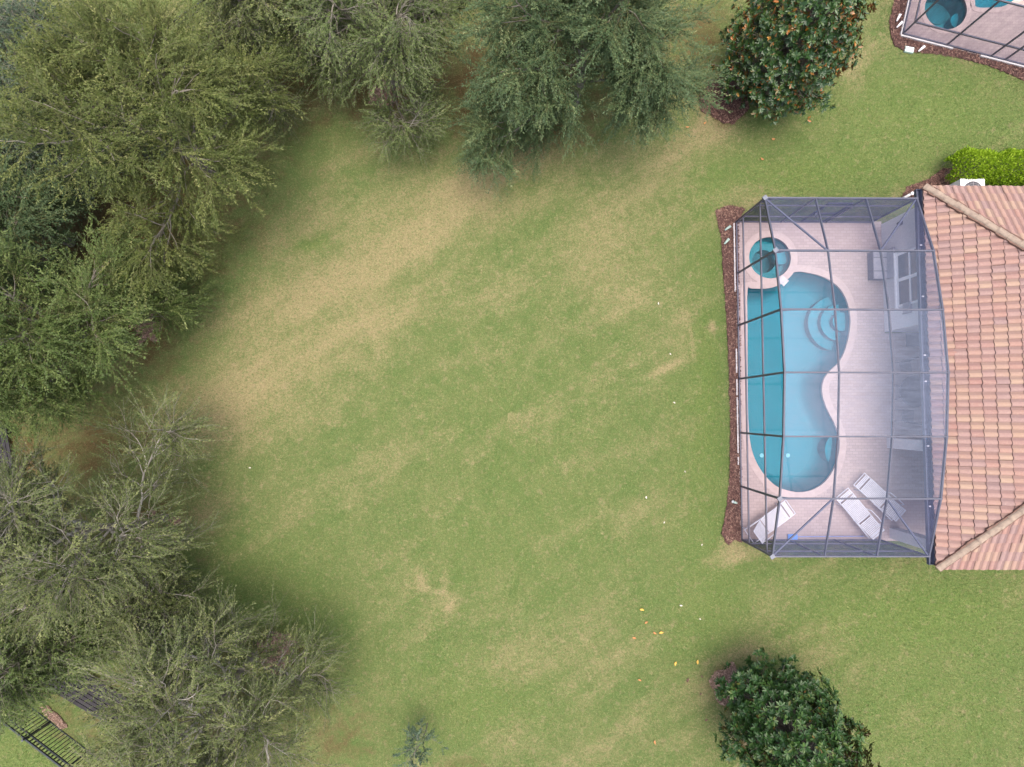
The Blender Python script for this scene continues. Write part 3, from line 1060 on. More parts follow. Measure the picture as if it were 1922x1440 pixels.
def house():
    root = empty("house", (14.8, 1.35, 0))
    tag(root, "house with a hipped roof of pink and peach clay tiles beside the pool cage", "house")
    ez = 2.72
    X0, Y0, Y1 = 14.60, -5.30, 7.97
    X1 = 27.0
    pit = 0.455
    Lw = Y1 - Y0
    half = Lw / 2
    Vs, Fs, Rs, Ds = [], [], [], []
    off = 0
    for args in (((X0, Y0, ez), (0, 1), (1, 0), Lw, int(half / .332) + 1, pit, lambda t: (min(t, half), max(Lw - t, half)), 1),
                 ((X0, Y1, ez), (1, 0), (0, -1), X1 - X0, int(half / .332) + 1, pit, lambda t: (min(t, half), X1 - X0), 2),
                 ((X0, Y0, ez), (1, 0), (0, 1), X1 - X0, int(half / .332) + 1, pit, lambda t: (min(t, half), X1 - X0), 3)):
        v, f, r, dd = tiles(*args)
        Vs.append(v); Fs.append(f + off); Rs.append(r); Ds.append(dd)
        off += len(v)
    me = np_mesh("roof", np.concatenate(Vs), np.concatenate(Fs), M['tile'], dict(rnd=np.concatenate(Rs), grime_shade=np.concatenate(Ds)), smooth=True)
    ro = link("roof", me)
    ro.parent = root
    inv = Matrix.Translation(root.location).inverted()
    ro.matrix_parent_inverse = inv

    def sub(mb, name, mat, par=ro, smooth=False):
        o = mb.build(name, mat, None, smooth)
        o.parent = par
        return o
    # sheathing under the tiles
    sh = MB()
    z2 = ez + half * pit
    a, b, c, d = (X0, Y0, ez - .03), (X0, Y1, ez - .03), (X1, Y1, ez - .03), (X1, Y0, ez - .03)
    r0, r1 = (X0 + half, Y0 + half, z2 - .03), (X1, Y0 + half, z2 - .03)
    sh.add([a, b, c, d, r0, r1], [(1, 0, 4), (0, 3, 5, 4), (2, 1, 4, 5), (3, 2, 5), (0, 1, 2, 3)])
    sub(sh, "sheathing", M['mortar'])
    # hip caps and ridge caps: overlapping half barrels on mortar
    for (p0, p1) in (((X0 + .02, Y1 - .02, ez + .03), r0), ((X0 + .02, Y0 + .02, ez + .03), r0), (r0, r1)):
        p0, p1 = Vector(p0), Vector(p1)
        p1 = p1 + Vector((0, 0, 0.04))
        D = p1 - p0
        Ln = D.length
        D.normalize()
        S = D.cross(Vector((0, 0, 1))).normalized()
        U = S.cross(D)
        cm, mm = MB(), MB()
        k = 0
        q = 0.0
        while q < Ln - 0.1:
            l0, l1 = q, min(q + 0.44, Ln)
            dy = random.gauss(0, 0.006)
            rows = []
            for (ll, rad, lift) in ((l0, 0.124, 0.016), (l0 + 0.01, 0.115, 0.0), (l1, 0.115, 0.0)):
                rows.append([p0 + D * ll + S * (math.cos(th) * rad + dy) + U * (math.sin(th) * rad * 0.85 + lift) for th in np.linspace(-0.15, math.pi + 0.15, 9)])
            vs = [x for rr in (rows[1], rows[0], rows[2]) for x in rr]
            fs = []
            for i in range(8):
                fs.append((i, 9 + i, 9 + i + 1, i + 1))
                fs.append((9 + i, 18 + i, 18 + i + 1, 9 + i + 1))
            cm.add(vs, fs)
            q += 0.385
        n = 40
        for i in range(n):
            f0, f1 = Ln * i / n, Ln * (i + 1) / n
            ww = random.uniform(0.12, 0.17)
            mm.bar(p0 + D * f0 + Vector((0, 0, .0)), p0 + D * f1, ww * 2, 0.085)
        sub(mm, "mortar_bed", M['mortar'])
        sub(cm, "hip_cap", M['cap'], smooth=False)
    # gutter along the west eave, trough open to the sky
    g = MB()
    gx = (14.44, 14.60)
    g.box((gx[0] - .008, 1.36, 2.58), (.016, 13.1, .13)).box((gx[1] - .01, 1.36, 2.59), (.016, 13.1, .15)).box(((gx[0] + gx[1]) / 2, 1.36, 2.52), (.16, 13.1, .012))
    for yy in (-5.18, 7.9):
        g.box((14.52, yy, 2.58), (.13, .012, .12))
    gu = part(g, "gutter", M['gutter'], root)
    for q in (461, 557, 667, 716, 837, 950):
        yy = P(1736, q, 2.62)[1]
        br = MB().box((14.50, yy, 2.665), (.07, .045, .03)).build("bracket", M['white_fixture'])
        br.parent = gu
    # walls
    wl_ = MB()
    wl_.box((14.95, (3.20 + 7.50) / 2, 1.3), (.20, 4.30, 2.6))
    wl_.box((16.55, 3.28, 1.3), (3.0, .16, 2.6))
    wl_.box((21.0, 7.42, 1.3), (11.9, .16, 2.6))
    wl_.box((18.0, -0.7, 1.3), (.16, 7.8, 2.6))
    wl_.box((22.5, -4.72, 1.3), (9.0, .16, 2.6))
    wl_.box((26.9, 1.35, 1.9), (.12, 12.2, 3.8))
    part(wl_, "wall", M['stucco'], root)
    for y0, y1 in ((-0.965, -1.36), (-4.45, -4.84)):
        part(MB().box((15.0, (y0 + y1) / 2, 1.3), (.40, abs(y1 - y0), 2.6)), "column", M['stucco'], root)
    part(MB().box((15.0, -0.85, 2.42), (.22, 7.95, .36)), "header_beam", M['stucco'], root)
    so = MB().box((14.78, 1.35, 2.655), (.34, 13.1, .02))
    so.box((21, 7.72, 2.655), (12, .44, .02)).box((21, -5.04, 2.655), (12, .44, .02))
    so.box((16.6, -0.75, 2.60), (2.7, 7.9, .02))
    part(so, "soffit", M['soffit'], root)
    # window in the west wall
    y0, y1 = 6.0, 4.05
    fr = MB()
    z0, z1 = 0.95, 2.25
    x = 14.835
    for z in (z0, 1.62, z1):
        fr.box((x, (y0 + y1) / 2, z), (.06, y0 - y1 + .07, .075))
    for y in (y0, (y0 + y1) / 2, y1):
        fr.box((x - .004, y, (z0 + z1) / 2), (.06, .08 if y in (y0, y1) else .12, z1 - z0))
    win = part(MB().box((14.842, (y0 + y1) / 2, (z0 + z1) / 2), (.03, y0 - y1, z1 - z0)), "window", M['glass'], root)
    f = fr.build("frame", M['window_frame'])
    f.parent = win
    s = MB().box((14.80, (y0 + y1) / 2, z0 - .07), (.12, y0 - y1 + .2, .06)).build("sill", M['window_frame'])
    s.parent = win
    # sliding glass door at the back of the lanai
    part(MB().box((17.9, 0.4, 1.1), (.05, 3.4, 2.1)), "door", M['glass'], root)
    return root


house()

# utility box, outlet on the wall
p = P(1705, 578, 1.45)
t = empty("utility_box", (14.85, p[1], 1.3))
tag(t, "grey utility box mounted on the pale house wall below the window end", "utility box")
part(MB().box((14.80, p[1], 1.45), (.10, .40, .36)), "case", M['bench'], t)
part(MB().box((14.74, p[1] - .2, 1.50), (.05, .03, .44)), "hinge_cover", M['bench_dark'], t)
t = empty("wall_lamp", (14.85, 7.15, 1.2))
tag(t, "small dark lamp on the pale house wall near the cage corner", "wall lamp")
part(MB().box((14.82, 7.15, 1.22), (.05, .12, .16)), "back_plate", M['bench_dark'], t)
part(MB().lathe((14.75, 7.15, 1.15), [(.05, 0), (.06, .05), (.045, .14)], 12), "shade", M['dark_iron'], t)

# storage bench at the wall
p0, p1 = P(1625, 477), P(1625, 527)
by = (p0[1] + p1[1]) / 2
bl = abs(p0[1] - p1[1])
t = empty("storage_bench", (14.55, by, DECK))
tag(t, "low grey storage bench against the pale house wall", "bench")
part(MB().box((14.52, by, DECK + .20), (.54, bl, .38)), "body", M['bench_dark'], t)
part(MB().box((14.52, by, DECK + .42), (.60, bl + .06, .05)), "lid", M['bench'], t)
part(MB().box((14.52, by + bl * .25, DECK + .45), (.60, .03, .012)).box((14.52, by - bl * .25, DECK + .45), (.60, .03, .012)), "lid_strap", M['bench_dark'], t)
part(MB().box((14.77, by, DECK + .62), (.08, bl + .06, .40)), "backrest", M['bench'], t)


# ------------------------------------------------------------------ loungers
def make_lounger(ang):
    root = empty("pool_lounger")
    wd = 0.62
    hw = wd / 2
    z = 0.36
    bl, sl = 0.72, 1.28           # back length, seat length; x=0 at head end of the frame
    hx = 0.70                     # hinge position
    ca, sa = math.cos(ang), math.sin(ang)
    fr = MB()
    for s in (-1, 1):
        fr.tube([(0.02, s * hw, z - .03), (hx, s * hw, z), (1.45, s * hw, z), (1.75, s * hw, z - .03), (1.98, s * hw, z - .05)], 0.017, 6)
    for x in (0.02, hx, 1.40, 1.98):
        fr.tube([(x, -hw, z - .03), (x, hw, z - .03)], 0.015, 6)
    fr.build("frame", M['white_metal'], root)
    for s in (-1, 1):
        for x in (0.12, 1.62):
            MB().tube([(x, s * hw, z - .02), (x + (.05 if x > 1 else -.08), s * (hw + .01), 0.0)], 0.016, 6).build("leg", M['white_metal'], root)
        MB().tube([(0.18, s * (hw + .05), z - .02), (0.22, s * (hw + .07), z + .20), (0.55, s * (hw + .07), z + .22), (0.86, s * (hw + .06), z + .17), (0.95, s * (hw + .02), z)], 0.018, 6).build("armrest", M['white_metal'], root)
    bf = MB()
    for s in (-1, 1):
        bf.tube([(hx, s * (hw - .03), z + .01), (hx - bl * ca, s * (hw - .03), z + bl * sa)], 0.015, 6)
    bf.tube([(hx - bl * ca, -(hw - .03), z + bl * sa), (hx - bl * ca, hw - .03, z + bl * sa)], 0.015, 6)
    b = bf.build("backrest", M['white_metal'], root)
    st = MB()
    k = 0
    q = 0.07
    while q < bl - .02:
        c = Vector((hx - q * ca, 0, z + q * sa + .018))
        st.bar(c - Vector((0, hw - .02, 0)), c + Vector((0, hw - .02, 0)), 0.036, 0.008, (sa, 0, ca))
        q += 0.056
    st.build("straps", M['white_strap'], b)
    ss = MB()
    x = hx + .06
    while x < 1.90:
        if not (1.68 < x < 1.74):
            zz = z + .018 - max(0, x - 1.45) * .09
            ss.bar((x, -(hw - .005), zz), (x, hw - .005, zz), 0.037, 0.008)
        x += 0.056
    ss.build("seat", M['white_strap'], root)
    return root


def put_lounger(o, foot, head, label):
    f, h_ = P(*foot, .36), P(*head, .30)
    d = (f - h_)[:2]
    o.location = (h_[0], h_[1], DECK)
    o.rotation_euler = (0, 0, math.atan2(d[1], d[0]))
    tag(o, label, "lounger", "white strap loungers on the pool deck")


lo1 = make_lounger(0.72)
lo2 = make_lounger(0.22)
lo3 = copy_tree(lo2)
put_lounger(lo1, (1487, 949), (1404, 1007), "white strap lounger with raised back at the corner of the cage past the pool end")
put_lounger(lo2, (1577, 922), (1641, 1001), "white strap lounger nearer the pool, first of the reclined pair")
put_lounger(lo3, (1608, 895), (1682, 966), "white strap lounger nearer the house, second of the reclined pair")

# pool net lying along the south wall of the cage
a, b = P(1484, 1013, .1), P(1622, 1013, .1)
t = empty("pool_net", (a[0], a[1], DECK))
tag(t, "blue pool net with a long pale pole lying along the cage wall", "pool net")
ay = max(a[1], CY[6] + .12)
part(MB().tube([(a[0] + .25, ay, DECK + .03), (b[0], ay + .02, DECK + .03)], .02, 8), "pole", M['pole_blue'], t)
part(MB().box((a[0] + .08, ay, DECK + .05), (.36, .20, .05)).box((a[0] + .08, ay, DECK + .09), (.26, .12, .03)), "net_head", M['blue_net'], t)


# ------------------------------------------------------------------ lanai furniture in the shade
def patio_set():
    c = P(1716, 735, .72)
    t_ = empty("patio_table", (c[0], c[1], DECK))
    tag(t_, "round dark patio table in the shade of the covered porch", "table")
    part(MB().lathe((c[0], c[1], DECK + .70), [(.58, 0), (.60, .012), (.58, .03)], 32), "tabletop", M['dark_iron'], t_)
    for k in range(4):
        a_ = k * math.pi / 2 + .78
        part(MB().tube([(c[0] + .12 * math.cos(a_), c[1] + .12 * math.sin(a_), DECK + .70), (c[0] + .40 * math.cos(a_), c[1] + .40 * math.sin(a_), DECK)], .016, 6), "leg", M['dark_iron'], t_)
    root = empty("patio_chair")
    se = MB()
    for k in range(9):
        se.box((-.2 + k * .05, 0, .43), (.032, .44, .014))
    se.build("seat", M['dark_iron'], root)
    bk = MB()
    for k in range(9):
        bk.bar((-.22 + .0, -.2 + k * .05, .44), (-.32, -.2 + k * .05, .88), .014, .02)
    bk.bar((-.32, -.23, .89), (-.32, .23, .89), .03, .03)
    bk.build("backrest", M['dark_iron'], root)
    for sx in (-.22, .20):
        for sy in (-.22, .22):
            MB().tube([(sx, sy, .43), (sx * 1.12, sy * 1.08, 0)], .014, 6).build("leg", M['dark_iron'], root)
    lbs = ["dark iron patio chair on the hedge side of the round porch table", "dark iron patio chair on the lawn side of the round porch table"]
    for i, (ang, dist) in enumerate(((math.radians(98), .95), (math.radians(-96), .92))):
        o = root if i == 0 else copy_tree(root)
        o.location = (c[0] + math.cos(ang) * dist, c[1] + math.sin(ang) * dist, DECK)
        o.rotation_euler = (0, 0, ang + math.pi)
        tag(o, lbs[i], "chair", "iron chairs at the porch table")


patio_set()
p = P(1716, 638)
o = MB().box((p[0], p[1], DECK + .012), (.75, .55, .016)).build("door_mat", M['mat_dark'])
tag(o, "dark rectangular mat on the shaded porch floor", "mat")


# ------------------------------------------------------------------ neighbouring cage
def neighbour():
    rz = math.atan2(NB_U[1], NB_U[0])
    # deck with hot tub and pool holes
    c1 = P(1775, 17, DECK)[:2]
    tub = [c1 + .86 * np.array([math.cos(a), math.sin(a)]) for a in np.linspace(0, 2 * math.pi, 40, endpoint=False)]
    pl = smooth_loop([P(a_, b_, DECK) for a_, b_ in ((1829, 2), (1833, 14), (1860, 15), (1885, 12), (1915, -6), (1990, -40), (2000, -120), (1900, -150), (1850, -90), (1824, -40))], 4)
    if area(pl) < 0:
        pl = pl[::-1]
    dk = MB().prism([nb(-.04, -.04), nb(9, -.04), nb(9, 9), nb(-.04, 9)], -.08, DECK, [tub, pl])
    tag(dk.build("pool_deck", M['pavers']), kind="structure")
    t1 = empty("hot_tub", (c1[0], c1[1], 0))
    tag(t1, "round teal hot tub inside the neighbouring screened cage", "hot tub")
    mbx = MB()
    mbx.lathe((c1[0], c1[1], 0), [(.86, DECK - .05), (.86, -.75), (.001, -.75)], 40, False)
    part(mbx, "basin", M['spa_plaster'], t1)
    c2 = P(1760, 27, -.7)[:2]
    part(disc(c2, .43, -.745, -.715), "floor", M['spa_pit'], t1)
    part(disc(P(1798, 40, -.4)[:2], .32, -.74, -.38), "seat", M['step'], t1)
    part(coping(tub, .2, DECK + .012), "coping", M['coping'], t1)
    part(sheet(offset_loop(tub, -.003), -.05), "water", M['water'], t1)
    t2 = empty("swimming_pool", (float(np.mean([q[0] for q in pl])), float(np.mean([q[1] for q in pl])), 0))
    tag(t2, "teal swimming pool corner inside the neighbouring screened cage", "swimming pool")
    part(basin(pl, 1.4, DECK - .05), "basin", M['plaster'], t2)
    part(coping(offset_loop(pl, -.01), .2, DECK + .012), "coping", M['coping'], t2)
    part(sheet(offset_loop(pl, -.004), -.05), "water", M['water'], t2)
    root = empty("pool_cage", (NB_O[0], NB_O[1], 0), rz)
    tag(root, "neighbouring screened pool cage of dark beams standing over a round hot tub", "pool cage")
    H = 2.6

    def lp(mbx, name, mat=M['cage_dark']):
        return mbx.build(name, mat, root)
    us = [0, 1.83, 3.66, 4.25, 5.2, 7.0, 9.0]
    vs = [0, 2.0, 4.0, 6.5, 9.0]
    for u_ in us:
        lp(MB().bar((u_, 0, DECK), (u_, 0, H), .055, .055, (0, 1, 0)), "post")
    for v_ in vs[1:]:
        lp(MB().bar((0, v_, DECK), (0, v_, H), .055, .055, (0, 1, 0)), "post")
    for z in (.09, .78, H):
        lp(MB().bar((0, 0, z), (9, 0, z), .05, .055), "rail")
        lp(MB().bar((0, 0, z), (0, 9, z), .05, .055), "rail")
    for u_ in us[1:3] + us[4:]:
        lp(MB().bar((u_, 0, H), (u_, 9, H + .5), .05, .10), "beam", M['cage_metal'])
    for k in range(6):
        a_, b_ = us[k], us[k + 1]
        lp(MB().quad((a_, 0, DECK), (b_, 0, DECK), (b_, 0, H), (a_, 0, H)), "wall_screen", M['screen_nb'])
    for k in range(4):
        a_, b_ = vs[k], vs[k + 1]
        lp(MB().quad((0, a_, DECK), (0, b_, DECK), (0, b_, H), (0, a_, H)), "wall_screen", M['screen_nb'])
    for a_, b_ in ((-.06, 2.1), (3.25, 9.0)):
        lp(MB().box(((a_ + b_) / 2, -.075, .045), (b_ - a_, .06, .11)), "footing", M['footing'])
    lp(MB().box((-.07, 4.0, .045), (.05, 8.1, .11)), "footing", M['footing'])


neighbour()


# ------------------------------------------------------------------ small garden things
def landscape_light(px, ang, mat, label, group):
    p_ = P(*px, .12)
    r = empty("landscape_light", (p_[0], p_[1], 0.03), ang)
    MB().tube([(0, 0, -.05), (0, 0, .10)], .014, 6).build("stake", M['dark_iron'], r)
    mbx = MB()
    mbx.tube([(-.10, 0, .07), (-.04, 0, .12), (.08, 0, .17), (.12, 0, .19)], [.028, .042, .052, .058], 10)
    mbx.build("lamp_head", mat, r)
    MB().tube([(.115, 0, .188), (.125, 0, .193)], [.048, .046], 10).build("lens", M['white_fixture'], r)
    tag(r, label, "garden light", group)


landscape_light((1365, 429), math.radians(35), M['green_fixture'], "pale green garden light in the mulch, nearest the cage corner", "garden lights in the mulch strip")
landscape_light((1363, 454), math.radians(50), M['green_fixture'], "pale green garden light in the mulch opposite the hot tub", "garden lights in the mulch strip")
landscape_light((1379, 943), math.radians(160), M['green_fixture'], "pale green garden light in the mulch opposite the single lounger", "garden lights in the mulch strip")
landscape_light((1685, 35), math.radians(70), M['white_fixture'], "white garden light, upper one beside the neighbouring cage side wall", "white garden lights at the neighbouring cage")
landscape_light((1687, 48), math.radians(45), M['white_fixture'], "white garden light, lower one beside the neighbouring cage corner", "white garden lights at the neighbouring cage")
landscape_light((1728, 93), math.radians(40), M['white_fixture'], "white garden light in the mulch in front of the neighbouring cage", "white garden lights at the neighbouring cage")
p = P(1706, 94, .04)
t = empty("valve_box", (p[0], p[1], 0.03), -.2)
tag(t, "pale green irrigation valve box lid in the neighbouring mulch bed", "valve box")
MB().box((0, 0, .01), (.36, .24, .07)).build("body", M['green_fixture'], t)
MB().box((0, 0, .055), (.31, .19, .02)).build("lid", M['white_fixture'], t)

# white pipe elbow at the north-east corner of the cage
p = P(1706, 367, .25)
t = empty("drain_pipe", (p[0], p[1], .03))
tag(t, "white pipe elbows standing beside the cage corner and gutter end", "pipe")
MB().tube([(-.14, -.06, -.05), (-.14, -.06, .20), (-.08, -.03, .27), (.02, .02, .27)], .045, 10).build("pipe", M['white_fixture'], t)
MB().tube([(.06, .04, -.05), (.06, .04, .30)], .055, 10).build("riser", M['white_fixture'], t)
MB().lathe((.06, .04, .30), [(.068, 0), (.068, .05), (.03, .07)], 12).build("cap", M['white_fixture'], t)

# air conditioner between hedge and house
p = P(1825, 351, .85)
t = empty("air_conditioner", (p[0], p[1] - .10, 0.03))
tag(t, "white air conditioner with a round fan between the hedge and the tiled roof", "air conditioner")
MB().box((0, 0, .40), (.92, .80, .80)).build("cabinet", M['white_fixture'], t)
tp = MB()
tp.box((0, 0, .82), (.94, .82, .04))
tp.build("top_panel", M['white_fixture'], t)
MB().lathe((0, -.04, .842), [(.35, 0), (.35, .02), (.33, .02)], 32).build("fan_opening", M['dark_iron'], t)
gm = MB()
for r in (.10, .18, .26, .34):
    gm.tube([(r * math.cos(a), -.04 + r * math.sin(a), .875) for a in np.linspace(0, 2 * math.pi, 25)], .005, 4, False)
for k in range(8):
    a = k * math.pi / 4
    gm.bar((.05 * math.cos(a), -.04 + .05 * math.sin(a), .875), (.36 * math.cos(a), -.04 + .36 * math.sin(a), .875), .008, .008)
gm.build("grille", M['bench'], t)


# ------------------------------------------------------------------ picket fence and boardwalk
def fence(A, B, label, over=0.0):
    A, B = np.array(A[:2]), np.array(B[:2])
    d = B - A
    L = float(np.linalg.norm(d))
    r = empty("picket_fence", (A[0], A[1], 0), math.atan2(d[1], d[0]))
    tag(r, label, "fence")
    for z, q in ((.03, .025), (.92, .045), (1.16, .05)):
        MB().bar((0, 0, z), (L, 0, z), q, q).build("rail", M['black_metal'], r)
    pk = MB()
    x = .07
    while x < L:
        pk.box((x, 0, .60), (.022, .022, 1.16))
        x += .135
    tag(pk.build("pickets", M['black_metal'], r), kind="stuff")
    rg = MB()
    x = .1375
    while x < L:
        rg.tube([(x + .05 * math.cos(a), 0.0, 1.04 + .085 * math.sin(a)) for a in np.linspace(0, 6.283, 11)], .006, 4, False)
        x += .135
    tag(rg.build("ring_ornament", M['black_metal'], r), kind="stuff")
    x = .0
    first = None
    while x < L + .01:
        pm = MB().box((x, 0, .62), (.06, .06, 1.28)).build("post", M['black_metal'], r)
        MB().lathe((x, 0, 1.26), [(.045, 0), (.045, .02), (.012, .06)], 8).build("cap", M['cage_light'] if abs(x - 3.66) < .3 else M['black_metal'], pm)
        x += 1.83
    return r


f0, f1 = P(0, 1347, 1.1), P(125, 1443, 1.1)
dv = (f1 - f0)[:2]
dv /= np.linalg.norm(dv)
m0 = P(49, 1385, 1.1)[:2]
fence(m0 - dv * 3.66, m0 + dv * 5.49, "black metal picket fence across the corner of the lawn beside a boardwalk")
fence(P(330, 45, 1.0), P(460, -45, 1.0), "short stretch of black picket fence behind the olive green tree")


def boardwalk(cl, w, label):
    pts = [P(*q)[:2] for q in cl]
    r = empty("boardwalk", (pts[0][0], pts[0][1], 0))
    tag(r, label, "boardwalk")
    pm = MB()
    n = int(w / .15)
    for i in range(len(pts) - 1):
        a_, b_ = pts[i], pts[i + 1]
        d = (b_ - a_) / np.linalg.norm(b_ - a_)
        s = np.array([-d[1], d[0]])
        for k in range(n):
            o_ = (k - (n - 1) / 2) * .15
            z = .17 + random.uniform(-.006, .006)
            pm.bar((*(a_ + s * o_), z), (*(b_ + s * o_), z), random.uniform(.118, .132), .035)
    part(pm, "deck_boards", M['plank'], r)
    jm = MB()
    for i in range(len(pts) - 1):
        a_, b_ = pts[i], pts[i + 1]
        d = (b_ - a_) / np.linalg.norm(b_ - a_)
        s = np.array([-d[1], d[0]])
        for f_ in np.linspace(.05, .95, 4):
            c_ = a_ + (b_ - a_) * f_
            jm.bar((*(c_ - s * w / 2), .07), (*(c_ + s * w / 2), .07), .08, .13)
    part(jm, "joists", M['plank'], r)


boardwalk([(30, 1212), (212, 1322), (320, 1388)], 1.2, "dark weathered boardwalk glimpsed between the two lower trees near the fence")
boardwalk([(-18, 740), (22, 960)], 1.1, "dark weathered boardwalk at the frame edge under the bushy left tree")


# ------------------------------------------------------------------ trees
def interp(Pts, idx, t):
    """Pts (N,K,3); sample at idx with t in 0..1 -> position, tangent"""
    K = Pts.shape[1]
    f = np.clip(t, 0, .9999) * (K - 1)
    i = f.astype(int)
    w = (f - i)[:, None]
    a, b = Pts[idx, i], Pts[idx, i + 1]
    d = b - a
    return a + d * w, d / (np.linalg.norm(d, axis=1, keepdims=True) + 1e-9)


def grow(r, start, direc, length, K, wob, up):
    """polylines starting at start going direc with random wander and a vertical bias"""
    n = len(start)
    pts = np.zeros((n, K, 3))
    pts[:, 0] = start
    d = direc.copy()
    step = (length / (K - 1))[:, None]
    for k in range(1, K):
        d = d + r.normal(0, wob, (n, 3))
        d[:, 2] += up
        d /= np.linalg.norm(d, axis=1, keepdims=True)
        pts[:, k] = pts[:, k - 1] + d * step
    return pts


def tubes(Pts, r0, r1, S):
    n, K, _ = Pts.shape
    T_ = np.gradient(Pts, axis=1)
    T_ /= np.linalg.norm(T_, axis=2, keepdims=True) + 1e-9
    ref = np.where(np.abs(T_[..., 2:3]) > .9, np.array([1., 0, 0]), np.array([0, 0, 1.]))
    A = np.cross(T_, ref)
    A /= np.linalg.norm(A, axis=2, keepdims=True) + 1e-9
    B = np.cross(T_, A)
    th = np.arange(S) * 2 * math.pi / S
    rad = r0[:, None] + (r1 - r0)[:, None] * np.linspace(0, 1, K)[None]
    V = Pts[:, :, None] + rad[:, :, None, None] * (A[:, :, None] * np.cos(th)[None, None, :, None] + B[:, :, None] * np.sin(th)[None, None, :, None])
    i, k, s = np.meshgrid(np.arange(n), np.arange(K - 1), np.arange(S), indexing='ij')
    b = (i * K + k) * S
    s2 = (s + 1) % S
    F = np.stack([b + s, b + s2, b + S + s2, b + S + s], -1).reshape(-1, 4)
    return V.reshape(-1, 3), F


def side_dirs(r, tan, amin, amax):
    n = len(tan)
    q = r.normal(0, 1, (n, 3))
    q -= tan * (q * tan).sum(1, keepdims=True)
    q /= np.linalg.norm(q, axis=1, keepdims=True) + 1e-9
    a = r.uniform(amin, amax, n)[:, None]
    return tan * np.cos(a) + q * np.sin(a)


def leaves_on(r, Pts, per, ll, lw, rnd_tw, droop=0.0, tmin=0.05):
    n = len(Pts)
    idx = np.repeat(np.arange(n), per)
    t = np.tile((np.arange(per) + .5) / per, n) * (1 - tmin) + tmin + r.normal(0, .02, n * per)
    pos, tan = interp(Pts, idx, np.clip(t, 0, 1))
    m = len(pos)
    horiz = np.cross(tan, np.array([0, 0, 1.]))
    horiz /= np.linalg.norm(horiz, axis=1, keepdims=True) + 1e-9
    sgn = np.tile(np.where(np.arange(per) % 2 == 0, 1., -1.), n)[:, None]
    d = tan * r.uniform(.6, 1.1, (m, 1)) + horiz * sgn * r.uniform(.25, .7, (m, 1)) + r.normal(0, .22, (m, 3))
    d[:, 2] -= droop
    d /= np.linalg.norm(d, axis=1, keepdims=True)
    nrm = np.array([0, 0, 1.]) + r.normal(0, .5, (m, 3))
    s = np.cross(nrm, d)
    s /= np.linalg.norm(s, axis=1, keepdims=True) + 1e-9
    L = (ll * r.uniform(.6, 1.3, m))[:, None]
    W = (lw * r.uniform(.7, 1.3, m))[:, None]
    V = np.stack([pos, pos + d * L * .5 + s * W, pos + d * L, pos + d * L * .5 - s * W], 1).reshape(-1, 3)
    F = np.arange(4 * m).reshape(-1, 4)
    rnd = np.clip(.78 * np.repeat(rnd_tw, per) + .22 * r.random(m), 0, 1)
    return V, F, rnd


